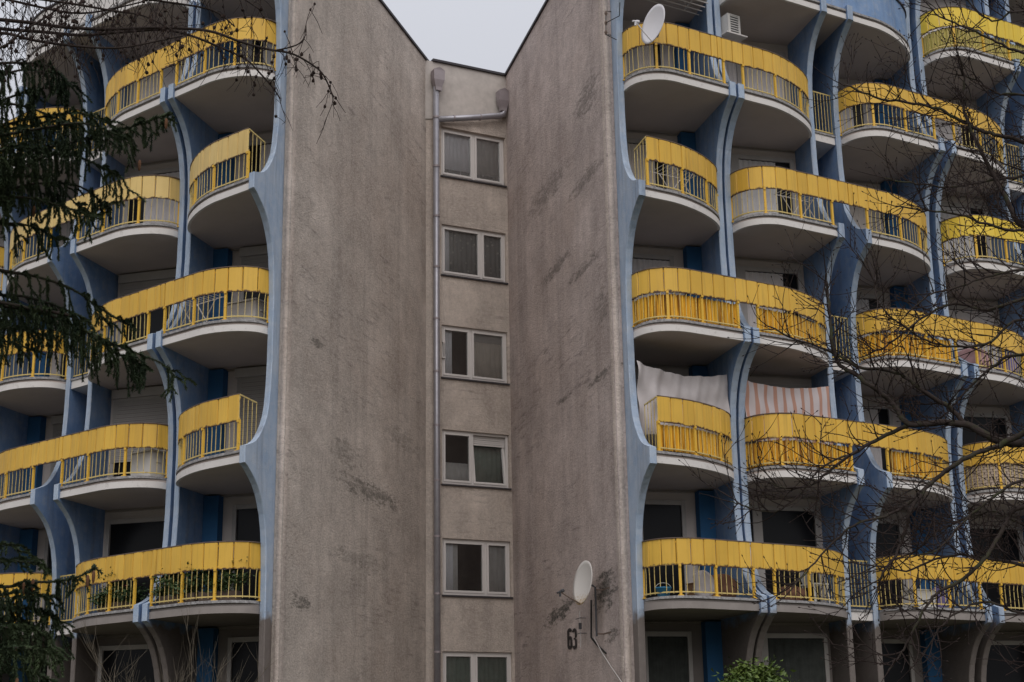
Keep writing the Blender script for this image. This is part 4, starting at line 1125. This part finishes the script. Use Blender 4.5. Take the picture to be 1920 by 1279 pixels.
# ------------------------------------------------------------------ trees
class Tri:
    """fast triangle collector for needles"""
    def __init__(s): s.v = []
    def build(s, name, mat, parent):
        v = np.concatenate(s.v).astype(np.float32); n = len(v) // 3
        me = bpy.data.meshes.new(name); org = np.array(WM[parent.name].translation, np.float32)
        me.vertices.add(len(v)); me.vertices.foreach_set('co', (v - org).ravel())
        me.loops.add(len(v)); me.loops.foreach_set('vertex_index', np.arange(len(v), dtype=np.int32))
        me.polygons.add(n); me.polygons.foreach_set('loop_start', np.arange(0, len(v), 3, dtype=np.int32)); me.polygons.foreach_set('loop_total', np.full(n, 3, np.int32))
        me.materials.append(MATS[mat]); me.update(); me.validate()
        o = bpy.data.objects.new(name, me); o['kind'] = 'stuff'; return put(o, parent, Matrix.Translation(WM[parent.name].translation))
def smooth_path(P, k=5):
    out = []
    for i in range(len(P) - 1):
        p0, p1, p2, p3 = P[max(0, i - 1)], P[i], P[i + 1], P[min(len(P) - 1, i + 2)]
        for j in range(k):
            t = j / k; out.append(.5 * ((2 * p1) + (p2 - p0) * t + (2 * p0 - 5 * p1 + 4 * p2 - p3) * t * t + (3 * p1 - p0 - 3 * p2 + p3) * t ** 3))
    out.append(P[-1]); return out

def needle_twig(tri, pts, dens, ln):
    """needles all round a hanging twig"""
    P = np.array([tuple(p) for p in pts]); seg = np.diff(P, axis=0); sl_ = np.linalg.norm(seg, axis=1); L = sl_.sum(); n = max(6, int(L * dens))
    cum = np.concatenate([[0], np.cumsum(sl_)]); s = np.sort(RNG.random(n)) * L; idx = np.clip(np.searchsorted(cum, s) - 1, 0, len(seg) - 1)
    base = P[idx] + seg[idx] * ((s - cum[idx]) / np.maximum(sl_[idx], 1e-6))[:, None]; t = seg[idx] / np.maximum(sl_[idx], 1e-6)[:, None]
    r = RNG.normal(size=(n, 3)); r -= (r * t).sum(1)[:, None] * t; r /= np.linalg.norm(r, axis=1)[:, None] + 1e-9
    d = r * .75 + t * .75; d /= np.linalg.norm(d, axis=1)[:, None]
    side = np.cross(d, t); side /= np.linalg.norm(side, axis=1)[:, None] + 1e-9
    l = ln * RNG.uniform(.7, 1.25, n)[:, None]; wd = .0058
    tri.v.append(np.stack([base - side * wd, base + side * wd, base + d * l], 1).reshape(-1, 3))

def spruce():
    Yd = 13.0; base = at_depth(-330, 1400, Yd); base.z = 0
    root = tag(empty('spruce_tree', base), 'dark spruce tree with drooping needle branches along the left edge', 'tree')
    g = G(); g.tube([base, base + Vector((.02, 0, 4)), base + Vector((.05, .05, 8)), base + Vector((0, 0, 13)), base + Vector((0, .05, 16.5))], [.26, .20, .15, .07, .01], 12); g.build('trunk', 'bark_dark', root, smooth=True)
    br = [  # (depth offset, pixel polyline, hang length, density)
        (-.4, [(-60, 120), (40, 118), (100, 128), (140, 170)], .42, 1.0), (.3, [(-60, 150), (50, 130), (110, 150)], .36, .9), (-.1, [(-80, 215), (40, 175), (120, 160)], .30, .8),
        (.0, [(0, 302), (60, 283), (130, 268), (210, 250), (290, 222), (322, 212)], .36, 1.0), (.4, [(-60, 240), (60, 222), (150, 212), (215, 238)], .42, 1.0),
        (-.5, [(-60, 262), (80, 240), (160, 232), (240, 262)], .40, 1.0), (-.3, [(-80, 330), (40, 305), (130, 290), (225, 330)], .42, 1.0), (.6, [(-80, 250), (30, 240), (110, 228), (180, 255)], .42, .9),
        (.2, [(-60, 370), (60, 345), (150, 350), (205, 395)], .34, 1.0), (-.4, [(-60, 395), (30, 370), (110, 385), (190, 412)], .32, .9), (.5, [(-60, 340), (40, 330), (100, 345), (160, 400)], .36, .9),
        (-.2, [(-70, 440), (0, 420), (60, 425), (110, 450)], .30, .9), (.3, [(-70, 200), (20, 195), (90, 215), (140, 240)], .5, 1.0), (-.6, [(-60, 300), (30, 275), (90, 290)], .5, 1.0),
        (.0, [(0, 507), (40, 513), (90, 525), (140, 545), (190, 580), (232, 605)], .30, .85), (-.3, [(-40, 560), (60, 580), (130, 607), (190, 635), (250, 660), (300, 680), (325, 702)], .40, 1.0),
        (.3, [(-60, 590), (20, 585), (90, 605), (150, 640)], .34, .95), (.5, [(-60, 545), (40, 555), (110, 575), (165, 600)], .28, .8), (-.4, [(-60, 620), (30, 615), (100, 635)], .34, .9),
        (.2, [(-60, 640), (10, 640), (70, 660)], .28, .8), (-.2, [(100, 585), (160, 620), (215, 660), (270, 690)], .42, .9),
        (.0, [(-20, 1098), (50, 1092), (110, 1090), (150, 1080), (180, 1064)], .24, .9), (-.4, [(-60, 1050), (30, 1052), (85, 1062)], .18, .7), (.3, [(-60, 1115), (40, 1110), (95, 1120)], .36, 1.0),
        (.4, [(-80, 1150), (20, 1140), (90, 1150), (105, 1180)], .36, 1.0), (-.2, [(-80, 1190), (30, 1175), (85, 1190)], .42, 1.0), (-.5, [(-80, 1230), (30, 1215), (100, 1225)], .45, 1.0),
        (.2, [(-80, 1280), (30, 1255), (95, 1275)], .45, 1.0), (.5, [(-80, 1170), (20, 1160), (70, 1180)], .5, 1.0), (-.1, [(-80, 1310), (20, 1295), (85, 1310)], .5, 1.0),
        (.1, [(-60, 1030), (10, 1020), (40, 1035)], .16, .7)]
    tri = Tri(); tw = G(); cones = []
    for dY, px, hang, dens in br:
        P = [at_depth(x, y, Yd + dY + .10 * i) for i, (x, y) in enumerate(px)]
        tk = Vector((base.x, base.y, P[0].z + .25)); P = smooth_path([tk] + P, 6)
        bg_ = G(); m = len(P); bg_.tube(P, [.014 * (1 - i / m) + .004 for i in range(m)], 6); bg_.build('limb', 'bark_dark', root, smooth=True)
        fine, L = resample([Vector(p) for p in P], .026)
        for i, p in enumerate(fine):
            s = i / len(fine)
            if s < .28: continue
            if rngv.random() > (.60 if px[0][1] < 1100 else .95) * dens: continue
            t = (fine[min(i + 1, len(fine) - 1)] - fine[max(0, i - 1)]).normalized(); sd = t.cross(Vector((0, 0, 1)))
            for side in (rngv.choice((-1, 1)),):
                ln = hang * rngv.uniform(.45, 1.4) * (1.12 - .72 * s ** 2); out = sd * side * rngv.uniform(.02, .22) + t * rngv.uniform(.0, .12)
                q = [p, p + out * .5 + Vector((0, 0, .01)), p + out + Vector((0, 0, -.30 * ln)), p + out * 1.05 + Vector((0, 0, -.68 * ln)), p + out * 1.1 + Vector((rngv.uniform(-.03, .03), 0, -ln))]
                tw.tube(q, [.004, .0035, .003, .0025, .0015], 3, False); needle_twig(tri, q, 620, .034)
                if rngv.random() < .55:       # a side spray
                    b = q[2]; e = b + out * .5 + Vector((rngv.uniform(-.1, .1), rngv.uniform(-.1, .1), -ln * rngv.uniform(.25, .5))); needle_twig(tri, [b, b.lerp(e, .5) + Vector((0, 0, .015)), e], 620, .032)
                if rngv.random() < .010: cones.append(q[4])
        needle_twig(tri, fine[int(len(fine) * .30):], 700, .034)
    tw.build('twigs', 'twig', root, kind='stuff'); tri.build('foliage', 'needles', root)
    for x, y in ((312, 222), (262, 300), (165, 1078), (176, 1070), (62, 1085), (45, 1092)): cones.append(at_depth(x, y, Yd))
    me = None
    for c in cones[:40]:
        o = lathe('cone', [(.004, 0), (.013, -.012), (.016, -.045), (.014, -.08), (.008, -.105), (.002, -.112)], c, 'cone_brown', root, 8)
spruce()

def larch():
    Yd = 11.0; base = at_depth(-520, 1400, Yd); base.z = 0
    root = tag(empty('larch_tree', base), 'bare larch with thin hanging twigs and small dark cones across the top left', 'tree')
    g = G(); g.tube([base, base + Vector((.05, 0, 4)), base + Vector((0, .05, 8)), base + Vector((.05, 0, 13))], [.22, .17, .11, .02], 12); g.build('trunk', 'bark_dark', root, smooth=True)
    br = [(0., [(-100, 28), (0, 37), (60, 43), (120, 51), (200, 55), (300, 52), (390, 58), (450, 78), (500, 92), (545, 100), (580, 118), (606, 140), (625, 182)], .016),
          (.5, [(-100, 40), (0, 54), (80, 60), (150, 66), (210, 62), (300, 56), (355, 66), (420, 92), (462, 112), (490, 140), (512, 165), (525, 185)], .015),
          (-.4, [(-100, 70), (0, 62), (60, 75), (120, 84), (190, 90), (240, 88), (300, 76), (350, 66)], .013), (.3, [(-100, -30), (60, -20), (200, -10), (320, 5), (400, 20), (440, 50)], .014),
          (-.2, [(-100, 10), (20, -5), (120, 5), (210, 20), (270, 30), (330, 60)], .012), (.2, [(-100, -60), (150, -60), (300, -40), (420, -20), (490, 20)], .014), (-.5, [(-100, 110), (0, 90), (40, 60), (90, 30), (140, -10)], .010),
          (.4, [(-60, -20), (60, 10), (150, 25), (240, 10), (330, -15)], .011), (-.1, [(510, 96), (555, 85), (572, 68), (574, 52)], .005)]
    tw = G(); spots = []
    for dY, px, r0 in br:
        P = smooth_path([at_depth(x, y, Yd + dY + .04 * i) for i, (x, y) in enumerate(px)], 5)
        if px[0][0] < 0: P = [Vector((base.x, base.y, P[0].z + .2))] + P
        m = len(P); g = G(); g.tube(P, [r0 * .95 * (1 - .75 * i / m) + .002 for i in range(m)], 6); g.build('limb', 'bark_dark', root, smooth=True)
        fine, L = resample([Vector(p) for p in P], .030)
        for i, p in enumerate(fine):
            if i < 12 or i / len(fine) < .12: continue
            if rngv.random() < .80:
                ln = rngv.uniform(.08, .50) * (1 - .55 * (i / len(fine)) ** 2); dr = Vector((rngv.uniform(-.45, .55), rngv.uniform(-.5, .5), -rngv.uniform(.2, 1.1) if rngv.random() < .72 else rngv.uniform(.3, .9))).normalized()
                q = [p]; d = dr.copy()
                for k in range(4):
                    d = (d + Vector((rngv.uniform(-.2, .2), rngv.uniform(-.2, .2), -.16))).normalized(); q.append(q[-1] + d * ln / 4)
                tw.tube(q, [.0042, .0036, .0031, .0026, .002], 3, False)
                for b in q[1:]:
                    if rngv.random() < .34: spots.append(b)
                    if rngv.random() < .4:
                        e = b + Vector((rngv.uniform(-.12, .12), rngv.uniform(-.1, .1), -rngv.uniform(.05, .22))); tw.tube([b, b.lerp(e, .5) + Vector((.008, 0, 0)), e], [.003, .0026, .002], 3, False)
            if rngv.random() < .20: spots.append(p + Vector((0, 0, .01)))
    tw.build('twigs', 'twig', root, kind='stuff')
    bm_ = bmesh.new(); bmesh.ops.create_icosphere(bm_, subdivisions=1, radius=1); cv = [v.co.copy() for v in bm_.verts]; cf = [tuple(v.index for v in f.verts) for f in bm_.faces]; bm_.free()
    zt = at_depth(200, -25, Yd).z; xl = at_depth(-20, 60, Yd).x
    spots = [p for p in spots if p.z < zt and p.x > xl]
    rngv.shuffle(spots); cm = None
    V = [Vector((v.x * .0145, v.y * .0145, v.z * .018)) * (1 + .18 * math.sin(9 * v.x + 7 * v.z)) for v in cv]; cm = mesh('cone', V, cf, 'cone_dark')
    for c in spots[:290]:
        o = bpy.data.objects.new('cone', cm); put(o, root, Matrix.Translation(c) @ Matrix.Rotation(rngv.uniform(0, 3), 4, 'X') @ Matrix.Scale(rngv.uniform(.75, 1.2), 4))
larch()

def bare_tree():
    Yd = 14.0; base = at_depth(2330, 1400, Yd + .6); base.z = 0
    root = tag(empty('bare_tree', base), 'bare leafless tree with mossy limbs reaching in from the right edge', 'tree')
    g = G(); top = [base, base + Vector((-.05, 0, 2)), base + Vector((-.12, .1, 4.2)), base + Vector((-.05, .1, 6.5)), base + Vector((.1, 0, 9)), base + Vector((.2, 0, 12))]
    g.tube(top, [.30, .24, .20, .15, .09, .02], 14); g.build('trunk', 'bark_moss', root, smooth=True)
    limbs = [  # depth, px polyline, start radius, starts on trunk
        (0., [(2000, 838), (1920, 832), (1875, 828), (1845, 812), (1812, 797), (1760, 792), (1705, 795), (1680, 765), (1662, 745), (1635, 725), (1600, 700), (1572, 680), (1560, 640), (1556, 600), (1552, 550), (1548, 515)], .075, 1),
        (.05, [(1812, 797), (1780, 765), (1735, 737), (1700, 710), (1668, 694), (1610, 688), (1570, 665), (1520, 645), (1480, 632), (1440, 610)], .038, 0),
        (.1, [(1705, 795), (1650, 822), (1600, 850), (1560, 880), (1520, 910), (1480, 915), (1440, 905)], .030, 0),
        (-.2, [(2000, 800), (1900, 822), (1868, 838), (1830, 850), (1790, 872), (1752, 900), (1725, 930), (1705, 962), (1697, 1000), (1680, 1040), (1655, 1075), (1648, 1100)], .050, 1),
        (-.1, [(1752, 900), (1700, 945), (1660, 968), (1600, 985), (1560, 1020), (1510, 1075), (1480, 1110)], .024, 0),
        (.3, [(2050, 560), (1920, 428), (1890, 380), (1862, 325), (1838, 280), (1812, 225), (1805, 185), (1808, 150), (1800, 110)], .052, 1),
        (.3, [(2050, 330), (1920, 266), (1880, 256), (1840, 245), (1800, 225), (1760, 205), (1700, 192), (1650, 185), (1600, 165), (1580, 158)], .040, 1),
        (-.4, [(2100, 930), (1920, 950), (1890, 975), (1870, 1010), (1835, 1060), (1800, 1090), (1760, 1110), (1735, 1140), (1715, 1180), (1690, 1225), (1665, 1260)], .042, 1),
        (.5, [(2100, 700), (1920, 665), (1860, 690), (1815, 730), (1780, 770), (1740, 800)], .030, 1), (.2, [(2100, 520), (1920, 560), (1850, 580), (1790, 570), (1740, 590), (1700, 620), (1660, 650), (1625, 665)], .030, 1),
        (-.3, [(2100, 480), (1920, 505), (1850, 520), (1790, 540), (1740, 555), (1700, 590)], .026, 1), (.0, [(2100, 380), (1920, 430), (1850, 420), (1790, 400), (1730, 395), (1680, 385)], .028, 1),
        (.4, [(2100, 300), (1920, 330), (1850, 340), (1790, 350), (1720, 345), (1660, 335)], .026, 1), (-.2, [(2100, 150), (1920, 100), (1870, 80), (1820, 55), (1770, 35), (1740, 10)], .026, 1),
        (.2, [(2100, 60), (1920, 20), (1870, 40), (1830, 20), (1800, -20)], .024, 1), (.5, [(2100, 1050), (1920, 985), (1870, 960), (1830, 965), (1780, 985), (1740, 1010), (1700, 1050)], .028, 1),
        (-.5, [(2100, 860), (1920, 900), (1860, 935), (1800, 985), (1760, 1030), (1700, 1045)], .026, 1), (.1, [(2100, 1120), (1920, 1060), (1860, 1050), (1800, 1040), (1750, 1050), (1700, 1070), (1640, 1060), (1590, 1055)], .026, 1),
        (-.1, [(2100, 640), (1920, 600), (1860, 640), (1800, 650), (1740, 640), (1690, 610), (1650, 570), (1640, 520)], .024, 1), (.3, [(2100, 230), (1920, 180), (1870, 175), (1830, 150), (1790, 140)], .022, 1),
        (-.3, [(2100, 1200), (1920, 1150), (1850, 1130), (1800, 1145), (1760, 1180), (1730, 1230)], .024, 1), (.2, [(1600, 850), (1550, 870), (1490, 935), (1450, 960), (1400, 950), (1370, 940)], .012, 0)]
    tw = G(); buds = G(); cnt = [0]
    def grow(p, d, ln, r, lev):
        n = max(3, int(ln / .07)); q = [p]; d = d.normalized(); curl = Vector((rngv.uniform(-.12, .12), rngv.uniform(-.12, .12), rngv.uniform(-.03, .14)))
        for k in range(n):
            d = (d + curl + Vector((rngv.uniform(-.13, .13), rngv.uniform(-.13, .13), rngv.uniform(-.12, .12)))).normalized(); q.append(q[-1] + d * ln / n)
        tw.tube(q, [r * (1 - .7 * k / n) + .0006 for k in range(n + 1)], 5 if r > .006 else 4, False); cnt[0] += 1
        e = q[-1]; buds.tube([e, e + d * .012, e + d * .028], [.003, .0065, .001], 4, False)
        if lev > 0:
            for k in range(1, n):
                if rngv.random() < .42:
                    sd = Vector((rngv.gauss(0, 1), rngv.gauss(0, .8), rngv.gauss(.25, .8))); sd = (sd - d * sd.dot(d)).normalized()
                    grow(q[k], (q[k + 1] - q[k]).normalized() * .75 + sd * .75, ln * rngv.uniform(.28, .62), max(.0034, r * .62), lev - 1)
        elif rngv.random() < .5:
            k = rngv.randrange(1, n); buds.tube([q[k], q[k] + Vector((rngv.uniform(-.012, .012), 0, .016))], [.005, .001], 4, False)
    for dY, px, r0, st in limbs:
        P = [at_depth(x, y, Yd + dY + .05 * math.sin(i * 1.9 + dY * 7)) for i, (x, y) in enumerate(px)]
        if st:
            z0 = min(max(P[0].z - .5, 1.), 10); P = [Vector((base.x - .05, base.y, z0))] + P
        P = smooth_path(P, 5); P = [p + Vector((rngv.uniform(-.008, .008), rngv.uniform(-.01, .01), rngv.uniform(-.008, .008))) if i else p for i, p in enumerate(P)]
        m = len(P); rr = [r0 * .62 * (1 - .84 * (i / m) ** .8) + .0035 for i in range(m)]
        g = G(); g.tube(P, rr, 8); g.build('limb', 'bark_moss', root, smooth=True)
        fine, L = resample([Vector(p) for p in P], .085)
        for i, p in enumerate(fine[2:-1], 2):
            s = i / len(fine)
            if st and s < .18: continue
            if rngv.random() < 1.1 - .25 * (not st):
                t = (fine[i + 1] - fine[i - 1]).normalized(); sd = Vector((rngv.gauss(-.15, 1), rngv.gauss(0, .9), rngv.gauss(.25, .9))); sd = (sd - t * sd.dot(t)).normalized()
                grow(p, t * rngv.uniform(.4, .9) + sd * .8, rngv.uniform(.18, .70), .0080 * (1 - .35 * s), 2 if rngv.random() < .6 else 1)
        for i, p in enumerate(fine[3:-1], 3):
            if i / len(fine) > .2 and rngv.random() < .42:
                grow(p, Vector((rngv.gauss(-.3, .8), rngv.gauss(0, .7), rngv.gauss(.1, .8))), rngv.uniform(.25, .8), .0065, 2)
        d = (fine[-1] - fine[-3]).normalized(); grow(fine[-1], d, .35, .0055, 2)
    tw.build('twigs', 'twig', root, kind='stuff', fixn=False); buds.build('buds', 'twig', root, kind='stuff', fixn=False)
bare_tree()

def leafy_bush():
    c = RB.P3(3.6, -1.0, 0); tgt = at_depth(1412, 1255, c.y); c = Vector((tgt.x, tgt.y, 0)); ztop = at_depth(1410, 1229, c.y).z
    root = tag(empty('leafy_bush', c), 'green leafy bush at the foot of the right block', 'bush')
    r = random.Random(3); st = G(); lf = G()
    for k in range(60):
        a = r.uniform(0, 6.28); rad = .70 * math.sqrt(r.random()); h = (ztop - .12) * (1 - .14 * (rad / .7) ** 2) * r.uniform(.86, 1.)
        e = c + Vector((rad * math.cos(a), rad * math.sin(a) * .8, h)); q = [c + Vector((r.uniform(-.1, .1), r.uniform(-.1, .1), 0)), c.lerp(e, .5) + Vector((0, 0, .2)), e]; st.tube(smooth_path(q, 4), .008, 4, False)
        for s in np.linspace(.35, 1, 14):
            p = q[1].lerp(q[2], max(0, (s - .4) / .6)); leaf_faces(lf, p, 34, .13, .12, r)
    st.build('stems', 'twig', root, kind='stuff'); lf.build('foliage', 'leaf', root, kind='stuff', fixn=False)
leafy_bush()

def dry_shrub():
    c = LB.P3(2.0, -1.0, 0); ztop = at_depth(325, 1195, c.y).z; t = at_depth(325, 1250, c.y); c.x = t.x
    root = tag(empty('dry_shrub', c), 'leafless pale twiggy shrub at the foot of the left block', 'bush')
    r = random.Random(9); g = G(); lim = G()
    def br(p, d, ln, rad, lev):
        q = [p]; d = d.normalized()
        for k in range(6): d = (d + Vector((r.uniform(-.14, .14), r.uniform(-.14, .14), r.uniform(-.02, .10)))).normalized(); q.append(q[-1] + d * ln / 6)
        g.tube(q, [rad * (1 - .12 * k) for k in range(7)], 4, False)
        if lev:
            for k in range(2, 6):
                for _ in range(2): br(q[k], d + Vector((r.gauss(0, .55), r.gauss(0, .5), .1)), ln * r.uniform(.35, .6), rad * .55, lev - 1)
    for k in range(13):
        a = r.uniform(0, 6.28); br(c + Vector((.12 * math.cos(a), .12 * math.sin(a), 0)), Vector((.42 * math.cos(a), .3 * math.sin(a), 1)), (ztop) * r.uniform(.55, .85), .012, 2)
    g.build('stems', 'twig_dry', root, kind='stuff', fixn=False)
dry_shrub()
